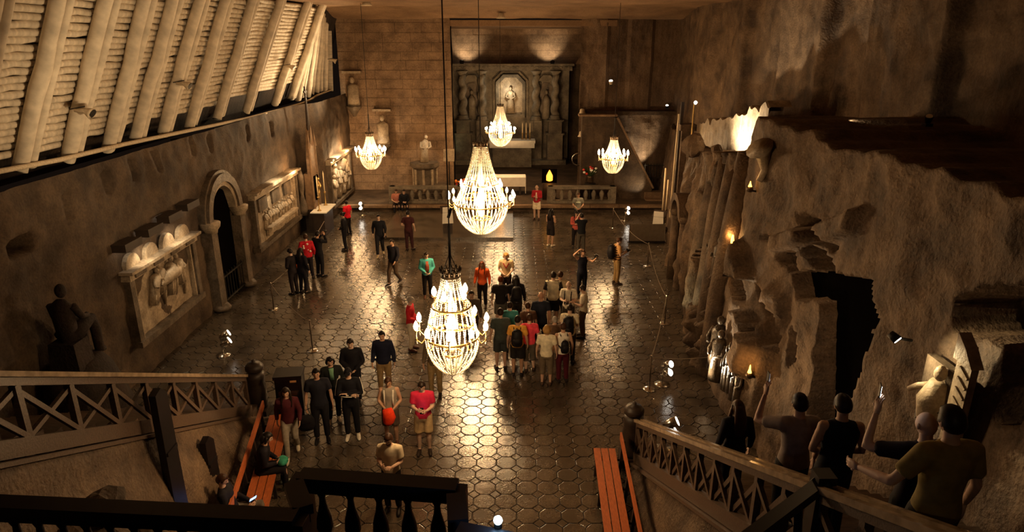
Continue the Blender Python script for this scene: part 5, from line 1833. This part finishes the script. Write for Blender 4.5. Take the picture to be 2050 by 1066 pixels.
# (head pixel x, y), height, facing deg (0 away from camera, 90 right, 180 to camera), pose, hair, hair colour, top, sleeve, bottom, length, shoes, label, z of the floor
PEOPLE = [
    ((693, 403), 1.62, -60, 'stand', 'short', 'black', 'd0182c', 'short', '1b1718', 'long', '201a18', 'person in a bright red top beside the bright tall relief', 0),
    ((686, 427), 1.66, -100, 'clasp', 'bun', 'black', '131116', 'long', '16141a', 'long', '1a1614', 'person in black with hair in a bun, in front of the red top', 0),
    ((757, 431), 1.76, 172, 'walk', 'short', 'black', '15151c', 'long', '18171d', 'long', 'b8a888', 'person in black jacket and pale shoes walking toward the stairs', 0),
    ((816, 424), 1.72, 8, 'shift', 'short', 'black', '3a1a1c', 'short', '33191c', 'long', '221614', 'person in dark maroon seen from behind on the dais', 0),
    ((785, 481), 1.72, 205, 'walk', 'short', 'dark', '17151d', 'long', '4a3c30', 'long', '1f1815', 'young person in navy jacket and brown trousers in mid-stride', 0),
    ((853, 506), 1.66, 165, 'clasp', 'short', 'dark', '46a09c', 'long', '1d1a1c', 'long', '5a3a2a', 'person in an open teal jacket and black trousers', 0),
    ((611, 471), 1.74, -20, 'shift', 'short', 'brown', 'b81f2c', 'long', '1d1a20', 'long', '1c1614', 'person in a red and white patterned jacket by the framed relief', 0),
    ((634, 465), 1.78, 30, 'photo', 'short', 'black', '121117', 'long', '15151b', 'long', '141112', 'tall person in black raising a camera beside the red jacket', 0),
    ((581, 500), 1.68, -60, 'clasp', 'short', 'black', '191417', 'long', '211b1d', 'long', '181413', 'person in dark clothes nearest the barrier post, orange bag at the hip', 0),
    ((600, 499), 1.66, 20, 'stand', 'long', 'black', '14111a', 'long', '17141c', 'long', '1a1513', 'person with long black hair between the red jacket and the orange bag', 0),
    ((965, 525), 1.62, 190, 'stand', 'long', 'red', 'd3582a', 'long', '1f1a1a', 'long', '2a1c16', 'person with long auburn hair in an orange top', 0),
    ((1013, 508), 1.70, 180, 'clasp', 'bob', 'blond', 'cdb48c', 'short', '2a1d20', 'long', '241b17', 'blond person in a beige top with clasped hands facing the stairs', 0),
    ((1002, 556), 1.74, 5, 'stand', 'short', 'red', '24201f', 'short', '5d5a52', 'short', '2b2320', 'person in charcoal tee and grey shorts, seen from behind by the blond guide', 0),
    ((1033, 554), 1.76, -5, 'stand', 'long', 'black', '19161a', 'long', '38332e', 'long', '1f1917', 'person with a bushy black ponytail wearing a black rucksack', 0),
    ((1021, 608), 1.62, 0, 'stand', 'short', 'dark', '3c8a8c', 'short', '2a2624', 'long', '1f1a18', 'person in a teal tee in the middle of the tour group', 0),
    ((1002, 621), 1.76, -8, 'stand', 'short', 'dark', '3b4442', 'short', '34393a', 'short', '2b2320', 'person in slate grey tee and long shorts at the left edge of the group', 0),
    ((1036, 636), 1.70, 4, 'stand', 'short', 'black', 'e0a648', 'short', '1f1c1c', 'short', '211a18', 'person in a yellow tee with a black rucksack', 0),
    ((1060, 633), 1.64, 0, 'shift', 'curly', 'brown', 'e2485a', 'short', '5a5348', 'capri', '3a2a20', 'person with curly brown hair in a coral pink top', 0),
    ((1095, 655), 1.66, 6, 'stand', 'bob', 'blond', 'd8cfb4', 'short', '6a5d4c', 'capri', '4a3a2c', 'person with a blond bob in a white tee and khaki capris', 0),
    ((1128, 650), 1.66, -8, 'stand', 'short', 'brown', 'd6d0c4', 'none', '4a1420', 'long', '221816', 'person in white top and maroon trousers with a small black rucksack', 0),
    ((1141, 613), 1.74, 12, 'hold', 'short', 'dark', 'dcd2b8', 'short', '2d2624', 'long', '241c18', 'tall person in a white tee with a large black rucksack', 0),
    ((1108, 547), 1.80, 4, 'stand', 'short', 'dark', 'cfc6ae', 'short', '1c191c', 'short', '2f2622', 'person in a raglan tee with dark sleeves and dark shorts', 0),
    ((1122, 546), 1.78, 10, 'stand', 'short', 'brown', 'b8a98c', 'short', '2b2522', 'long', '241c18', 'person in a tan shirt just behind the raglan tee', 0),
    ((1139, 565), 1.72, 195, 'hold', 'bald', 'skin', 'd9d2c0', 'short', '3c342c', 'short', '2f2622', 'bald person in a white shirt with dark straps looking down at a camera', 0),
    ((1169, 574), 1.66, -75, 'hold', 'short', 'dark', 'ded5c0', 'short', '57452f', 'long', '2f2622', 'person in a white tee facing the group from its right edge', 0),
    ((1083, 588), 1.76, 0, 'stand', 'bald', 'skin', '1d2230', 'short', '1c1c24', 'long', '1f1a18', 'bald person in a navy shirt in the middle of the group', 0),
    ((1057, 609), 1.60, -10, 'stand', 'short', 'brown', '5a4636', 'short', '3b3028', 'long', '241c18', 'person in a brown shirt behind the coral pink top', 0),
    ((1111, 637), 1.50, 0, 'stand', 'short', 'grey', '6b5644', 'short', '443628', 'long', '2a2019', 'short grey-haired person half hidden behind the blond bob', 0),
    ((1167, 502), 1.70, 170, 'raise', 'short', 'brown', '131420', 'none', '12131e', 'long', '151214', 'person in a black outfit with one hand on the head and a camera raised', 0),
    ((1238, 478), 1.76, 78, 'hold', 'short', 'brown', 'c79a62', 'short', '8a7048', 'long', '3a2c20', 'person in a striped tee and khaki trousers with a big black rucksack', 0),
    ((1075, 372), 1.74, 195, 'hold', 'bald', 'skin', 'a3222c', 'long', 'e0d3b8', 'short', '3a241c', 'person in a red jacket and white shorts near the front table', 0),
    ((1103, 420), 1.66, 35, 'hold', 'long', 'black', '1d1518', 'none', '1a1517', 'short', 'd8cdb8', 'person with long black hair in black top and shorts and white shoes', 0),
    ((1165, 429), 1.74, -8, 'photo', 'short', 'black', '14161c', 'short', '4b463e', 'long', '9a8a70', 'person in a black tee with raised arms seen from behind', 0),
    ((1154, 424), 1.62, 175, 'hold', 'long', 'black', 'b8584e', 'long', '1c1819', 'long', '1f1917', 'person with black hair and pink sleeves facing the black tee', 0),
    ((1158, 387), 1.70, 180, 'clasp', 'short', 'brown', '75746a', 'short', '241f1d', 'long', '1f1917', 'person in a grey green top with pale print by the sanctuary step', .0),
    ((820, 597), 1.64, 95, 'clasp', 'short', 'grey', 'c2252f', 'long', 'd9cfba', 'long', '4a2a22', 'grey-haired person in a red jumper and white trousers', 0),
    ((944, 584), 1.70, 185, 'stand', 'short', 'dark', '4a4036', 'long', '3a3029', 'long', '241c18', 'person in brown half hidden behind the nearest chandelier', 0),
    ((764, 665), 1.74, 178, 'stand', 'short', 'black', '14172a', 'long', '8a7350', 'long', '2a1f19', 'person in a navy jacket and khaki trousers facing the stairs', 0),
    ((701, 680), 1.76, 172, 'clasp', 'short', 'dark', '15141a', 'long', '17161c', 'long', '1a1514', 'person in a bulky black coat left of the navy jacket', 0),
    ((660, 717), 1.66, 160, 'shift', 'bob', 'black', '1a1c1b', 'long', '17161a', 'long', 'c9bfae', 'person in black with a pale green scarf and white shoes', 0),
    ((632, 740), 1.80, 165, 'stand', 'short', 'black', '1d1d26', 'short', '17161c', 'long', '141113', 'broad person in a dark short-sleeved shirt and dark trousers', 0),
    ((696, 739), 1.74, 170, 'cross', 'cap', 'black', '121219', 'long', '121218', 'long', 'd6d0c4', 'person in a black tracksuit with white sleeve stripes and folded arms', 0),
    ((571, 779), 1.64, 165, 'walk', 'long', 'dark', '4a1c22', 'long', '9a9284', 'long', 'cfc6b4', 'person with long dark hair in maroon and pale patterned trousers', 0),
    ((777, 757), 1.66, 178, 'clasp', 'short', 'brown', '8c8376', 'none', '4d4038', 'short', '5a3a2c', 'person in a grey tank top with white straps holding an orange cloth', 0),
    ((844, 765), 1.74, 176, 'hold', 'short', 'dark', 'bf2544', 'short', 'bfa67c', 'short', '2a201b', 'person in a pink polo shirt and beige shorts', 0),
    ((778, 870), 1.70, 186, 'hold', 'short', 'brown', 'cfc0a4', 'short', '1d1819', 'long', '1a1514', 'bearded person in a cream tee close to the balcony', 0),
    ((868, 668), 1.74, 185, 'stand', 'short', 'dark', '5a4b38', 'long', '8d7752', 'long', '2a201b', 'person in khaki trousers mostly hidden by the nearest chandelier', 0),
    ((1480, 812), 1.60, -5, 'stand', 'long', 'brown', '15131c', 'long', '15131a', 'long', '151214', 'person with long brown hair in black descending the right stairs first', '3.2,8.35'),
    ((1606, 799), 1.80, -4, 'phoneup', 'short', 'black', '8d7f78', 'short', '23201f', 'long', '1a1614', 'person in a pale grey tee on the right stairs', '3.25,6.66'),
    ((1692, 803), 1.78, 4, 'clasp', 'short', 'dark', '14151f', 'none', '1b1a1e', 'long', '1a1614', 'person in a dark sleeveless vest on the right stairs', '3.4,6.06'),
    ((1866, 826), 1.74, -6, 'phoneup', 'bald', 'skin', '211c24', 'short', '1c1a1d', 'long', '1a1614', 'balding person raising a phone near the shrine', '3.5,4.92'),
    ((1915, 836), 1.76, -6, 'rail', 'short', 'dark', '867542', 'short', '1f1c1c', 'long', '1a1614', 'large person in an olive yellow tee holding the railing, nearest the viewer', '3.1,4.11'),
    ((2052, 975), 1.66, 0, 'stand', 'bob', 'dark', '4d1f26', 'short', '1f1a1c', 'long', '1a1614', 'person in a dark maroon top cut off by the picture edge', '3.5,3.35'),
]
HERO = {}


def dress(body_key, loc, rz, s, label, pose, hair, hcol, top, sleeve, bottom, length, shoes, group=None, skin=0, lo=.86, loose=.016):
    pend = dict(loc=loc, rz=rz, s=s, label=label, hcol=hcol, top=top, bottom=bottom, shoes=shoes, skin=skin, hair=hair)
    pend['body'] = want('body', pose)
    pend['parts'] = [('eye', want('eye', pose, 1)), ('eye', want('eye', pose, -1)), ('mouth', want('mouth', pose)), ('eyebrow', want('brow', pose, 1)), ('eyebrow', want('brow', pose, -1))]
    if hair != 'bald':
        pend['parts'].append(('hair', want('hair', pose, hair)))
    pend['parts'].append(('shirt', want('top', pose, sleeve, loose, lo)))
    pend['parts'].append(('trousers' if length != 'short' else 'shorts', want('bottom', pose, length)))
    pend['parts'] += [('shoe', want('shoe', pose, 1)), ('shoe', want('shoe', pose, -1))]
    return pend


def stair_z(y, side='r'):
    k = math.floor((12.0 - y) / RUN)
    return max(0.0, (k + 1) * RISE)


def place_on_stairs(px, py, h):
    """walk along the view ray to where a person of height h stands on a step"""
    best, bl = None, None
    for i in range(400):
        z = 2.0 + i * .02
        p = ground(px, py, z)
        d = abs(z - h - stair_z(p.y))
        if best is None or d < best:
            best, bl = d, p
    return Vector((bl.x, bl.y, stair_z(bl.y)))


SPECS = []
for i, (hp, h, face, pose, hair, hcol, top, sleeve, bottom, length, shoes, lab, zf) in enumerate(PEOPLE):
    if isinstance(zf, str):
        x, y = [float(q) for q in zf.split(',')]
        loc = Vector((x, y, stair_z(y)))
    else:
        g = ground(hp[0], hp[1], h * .985 + zf)
        loc = Vector((g.x, g.y, zf))
        if zf == 0 and -5.9 < loc.x < 0 and 28.95 < loc.y < 34:
            g = ground(hp[0], hp[1], h * .985 + .12)
            loc = Vector((g.x, g.y, .12))
    SPECS.append(dress(None, loc, -R(face), h / 1.72, lab, pose, hair, hcol, top, sleeve, bottom, length, shoes, skin=i % 3, loose=.022 if 'coat' in lab or 'jacket' in lab else .015))
SEATED = [
    (Vector((-4.92, 11.25, 0)), 75, 'sit', 'bob', 'black', '17131a', 'long', '1a171b', 'long', '8f9a86', 'person in black seated forward on the left bench with a green bag'),
    (Vector((-4.98, 10.0, 0)), 80, 'slump', 'short', 'brown', '15131a', 'long', '6a6258', 'long', '2a2320', 'person slumped on the left bench lit by a phone'),
    (Vector((-6.02, 34.35, -.10)), 172, 'sit', 'short', 'brown', 'b07060', 'short', '17151a', 'long', '1c1817', 'person in a pink tee sitting on the sanctuary edge'),
    (Vector((-5.62, 34.30, -.10)), 168, 'sit', 'short', 'black', '16161b', 'long', '141318', 'long', '1c1817', 'person in a black jacket sitting on the sanctuary edge'),
]
for loc, face, pose, hair, hcol, top, sleeve, bottom, length, shoes, lab in SEATED:
    SPECS.append(dress(None, loc, -R(face), 1.0, lab, pose, hair, hcol, top, sleeve, bottom, length, shoes, skin=0))
bake_protos()
FIG = []
for sp in SPECS:
    me = PROTO[sp['body']]
    if not me.materials:
        me.materials.append(SKIN[0])
    b = put('person', me, None, sp['loc'], (0, 0, sp['rz']), (sp['s'],) * 3)
    tag(b, sp['label'], 'person')
    b.material_slots[0].link = 'OBJECT'
    b.material_slots[0].material = SKIN[sp['skin']]
    hh = HAIRS[sp['hcol']]
    for nm, key in sp['parts']:
        pm = PROTO[key]
        if not pm.materials:
            pm.materials.append(M_EYE)
        o = put(nm, pm, b)
        mt = {'eye': M_EYE, 'mouth': M_LIP, 'shirt': C_(sp['top']), 'trousers': C_(sp['bottom']), 'shorts': C_(sp['bottom']), 'shoe': C_(sp['shoes'], .5)}.get(nm)
        if nm in ('hair', 'eyebrow'):
            mt = C_(hh, .45) if hh else C_('4a3020')
            if nm == 'hair' and sp['hair'] == 'cap':
                mt = C_('16151b')
        o.material_slots[0].link = 'OBJECT'
        o.material_slots[0].material = mt
    FIG.append(b)


def who(word):
    for b in FIG:
        if word in b['label']:
            return b
    raise KeyError(word)


def on(b, p):
    return b.location + Matrix.Rotation(b.rotation_euler.z, 3, 'Z') @ (Vector(p) * b.scale.x)


# extra clothing pieces that are parts of a person
def wear(b, name, mb, mat, lab=None):
    o = mb.build(name, mat, b, True)
    if lab:
        o['label'] = lab
    return o


b = who('raglan')
for s in (1, -1):
    a, e, w, d = arm_pts(POSES['stand'], s)
    wear(b, 'sleeve', MB().tube([mid(a, Vector((0, a.y, a.z)), .25), a, mid(a, e, .4), mid(a, e, .78)], [.083, .081, .074, .072], 12), C_('25201f'), 'dark raglan sleeve')
b = who('tracksuit')
for s in (1, -1):
    a, e, w, d = arm_pts(POSES['cross'], s)
    o = Vector((s * .055, -.02, .03))
    wear(b, 'sleeve_stripe', MB().tube([a + o + Vector((0, 0, .03)), mid(a, e, .5) + Vector((s * .066, 0, 0)), e + Vector((s * .058, 0, -.02)), mid(e, w, .5) + Vector((0, .052, -.02)), w + Vector((0, .044, -.01))], .010, 6), C_('e8e4da'), 'white sleeve stripe')
b = who('striped tee')
for k in range(6):
    z = .95 + k * .085
    q = [r for r in TORSO if r[0] >= z - .06][0]
    wear(b, 'shirt_stripe', MB().tube([(0, -.008, z), (0, -.008, z + .034)], [(q[2] + .022, q[1] + .022)] * 2, 18, side=(0, 1, 0)), C_('4d2c1c'), 'dark brown stripe')
b = who('teal jacket')
wear(b, 'shirt_front', MB().tube([(0, .10, .95), (0, .115, 1.2), (0, .10, 1.40)], [(.03, .07), (.03, .075), (.02, .05)], 10, side=(0, 1, 0)), C_('8a4a34'), 'reddish shirt under the open jacket')
b = who('green scarf')
wear(b, 'scarf', MB().tube([(0, .09, 1.46), (0, .125, 1.35), (0, .14, 1.18)], [(.03, .06), (.03, .05), (.015, .05)], 10, side=(0, 1, 0)), C_('6f9a7c'))
b = who('red and white patterned')
for k in range(5):
    a = k * 1.25
    wear(b, 'jacket_patch', MB().ell((.12 * math.cos(a), -.118 + .01 * (k % 2), 1.1 + .07 * k), (.04, .03, .04), 8, 6), C_('e8ded0'), 'white patch')
b = who('red jacket and white shorts')
wear(b, 'shirt_front', MB().tube([(0, .11, .98), (0, .125, 1.2), (0, .10, 1.38)], [(.025, .045), (.025, .045), (.02, .035)], 10, side=(0, 1, 0)), C_('cdb8a8'), 'pale shirt front')
b = who('beige top')
wear(b, 'scarf', MB().tube([(-.10, .09, 1.38), (0, .135, 1.22), (.10, .09, 1.38)], [.02, .035, .02], 8), C_('8a2a24'), 'red scarf')
b = who('cream tee')
M = head_pos(POSES['hold'])
wear(b, 'beard', MB().ell(M @ Vector((0, .048, -.088)), (.052, .046, .032), 10, 8), C_('3a2416'))
for k, (wd) in enumerate(('white shirt with dark straps', 'tank top')):
    b = who(wd)
    for s in (1, -1):
        wear(b, 'strap', MB().tube([(s * .09, -.13, 1.2), (s * .10, -.08, 1.42), (s * .10, .07, 1.42), (s * .095, .135, 1.25), (s * .10, .12, 1.02)], [(.008, .02)] * 5, 6, side=(0, 1, 0)), C_('2a2524' if k == 0 else 'd8d2c6'))
b = who('grey green top')
wear(b, 'chest_print', MB().ell((0, .125, 1.27), (.12, .012, .045), 12, 6), C_('b7c0ae'), 'pale chest print')


# rucksacks, bags and things in hands stand on their own
def rucksack(b, label, w=.30, h=.44, d=.17, col='141217'):
    t = thing('rucksack', label, 'rucksack', on(b, (0, -.21, 1.0)), b.rotation_euler.z)
    s = b.scale.x
    t.scale = (s, s, s)
    m = MB().tube([(0, -.02, -.02), (0, -.03, .04), (0, -.045, h * .4), (0, -.03, h * .85), (0, .0, h)], [(d * .35, w * .40), (d * .52, w * .5), (d * .58, w * .5), (d * .46, w * .45), (d * .2, w * .25)], 14, side=(0, 1, 0))
    m.build('pack_body', C_(col, .6), t, True)
    MB().tube([(0, -.10, .05), (0, -.125, .14), (0, -.11, .24)], [(.03, w * .34), (.04, w * .38), (.02, w * .3)], 12, side=(0, 1, 0)).build('pocket', C_(col, .6), t, True)
    for q in (1, -1):
        MB().tube([(q * .09, .05, .08), (q * .125, .13, .12), (q * .12, .24, .22), (q * .10, .30, .36), (q * .095, .22, .45), (q * .09, .08, .42)], [(.010, .024)] * 6, 6, side=(0, 1, 0)).build('strap', C_(col, .6), t, True)
    MB().tube([(-.03, .0, h), (0, .0, h + .04), (.03, .0, h)], .008, 6).build('loop', C_(col, .6), t)
    MB().bar((-.08, -.135, .2), (.08, -.135, .2), .006, .01).build('zip', M_STEEL, t)
    return t


rucksack(who('yellow tee'), 'black rucksack on the back of the yellow tee')
rucksack(who('bushy black ponytail'), 'black rucksack with shiny buckles on the person by the blond guide', .32, .46, .19)
rucksack(who('large black rucksack'), 'large black rucksack on the white tee', .31, .48, .18)
rucksack(who('small black rucksack'), 'small black rucksack above maroon trousers', .22, .32, .13)
rucksack(who('big black rucksack'), 'big black rucksack on the back of the striped tee', .34, .48, .24)
rucksack(who('grey green top'), 'dark rucksack behind the grey green top', .24, .34, .12, '2a2620')


def camera_thing(b, p, label, rz=0, col=None):
    t = thing('camera', label, 'camera', on(b, p), b.rotation_euler.z + rz)
    MB().box((0, 0, 0), (.13, .06, .085)).build('body', M_IRON, t)
    MB().box((0, 0, .05), (.05, .05, .03)).build('viewfinder', M_IRON, t)
    MB().tube([(0, .02, 0), (0, .11, 0)], [.036, .034], 12).build('lens_barrel', M_IRON, t, True)
    MB().tube([(0, .112, 0), (0, .115, 0)], [.028, .027], 12).build('lens_glass', M_STEEL, t)
    return t


camera_thing(who('striped tee'), (0, .36, 1.24), 'black camera held by the striped tee')
camera_thing(who('hand on the head'), (-.34, .46, 1.62), 'dark camera held up by the person in the black outfit')
camera_thing(who('looking down at a camera'), (0, .34, 1.16), 'camera held by the bald person in white')
camera_thing(who('raising a camera'), (0, .36, 1.62), 'camera held up by the tall person in black by the left wall')
camera_thing(who('raised arms seen'), (0, .36, 1.62), 'camera held up by the black tee near the sanctuary step')
camera_thing(who('pale shoes walking'), (-.24, .30, .86), 'small camera in the hand of the walking black jacket')


def phone(b, p, label, glow=None, rx=0.0, rz=0.0):
    t = thing('phone', label, 'phone', on(b, p), b.rotation_euler.z)
    t.rotation_euler.x = rx
    t.rotation_euler.z += rz
    MB().box((0, 0, 0), (.075, .009, .15)).build('case', M_IRON, t)
    MB().box((0, -.0055, .0), (.066, .002, .135)).build('screen', glow or plain('phone_screen', (.5, .55, .6), .2, emit=2.5, ecol=(.8, .9, 1)), t)
    return t


phone(who('raising a phone'), (-.23, .35, 1.76), 'bright phone held up near the shrine', plain('bright_screen', (.8, .9, 1), .2, emit=8, ecol=(.85, .95, 1)), 0, R(62))
phone(who('pale grey tee'), (-.23, .35, 1.76), 'lit phone raised by the pale grey tee on the right stairs', None, 0, R(82))
phone(who('slumped'), (0, .36, .72), 'blue glowing phone in the lap on the left bench', plain('blue_screen', (.2, .4, 1), .2, emit=5, ecol=(.15, .4, 1)), R(-60))
phone(who('pink polo'), (0, .33, 1.2), 'small pale phone in front of the pink polo')


def bag(b, p, label, mat, s=(.26, .12, .24), strap=True):
    t = thing('bag', label, 'bag', on(b, p), b.rotation_euler.z)
    m = MB().tube([(0, 0, 0), (0, 0, s[2] * .3), (0, 0, s[2] * .75), (0, 0, s[2])], [(s[0] * .40, s[1] * .40), (s[0] * .52, s[1] * .55), (s[0] * .5, s[1] * .48), (s[0] * .36, s[1] * .25)], 12, side=(1, 0, 0))
    m.build('bag_body', mat, t, True)
    if strap:
        MB().tube([(-s[0] * .35, 0, s[2] * .9), (-s[0] * .2, 0, s[2] + .14), (s[0] * .2, 0, s[2] + .14), (s[0] * .35, 0, s[2] * .9)], .008, 6).build('handle', mat, t)
    MB().box((0, s[1] * .5, s[2] * .6), (s[0] * .5, .015, .03)).build('flap', mat, t)
    return t


bag(who('orange bag at the hip'), (.22, -.05, .86), 'orange shoulder bag at the hip of a dark-clad person', C_('d2642a'))
bag(who('pale patterned trousers'), (-.36, .02, .62), 'large black shoulder bag beside pale patterned trousers', C_('151216'), (.34, .16, .34))
bag(who('green bag'), (0, .40, .56), 'sea green bag on a lap on the left bench', C_('3f9f82'), (.26, .2, .13), False)
b = who('orange cloth')
m = MB().tube([(.02, 0, .2), (0, .02, .12), (-.01, .0, 0), (.01, 0, -.14), (.0, 0, -.2)], [(.05, .10), (.07, .13), (.08, .14), (.07, .12), (.03, .06)], 12, side=(0, 1, 0), wob=.12)
o = m.build('orange_cloth', C_('f0401c'), smooth_=True)
o.location = on(b, (0, .26, .86))
o.rotation_euler = (0, 0, b.rotation_euler.z)
tag(o, 'bright orange cloth held in front of the grey tank top', 'cloth')
o = None
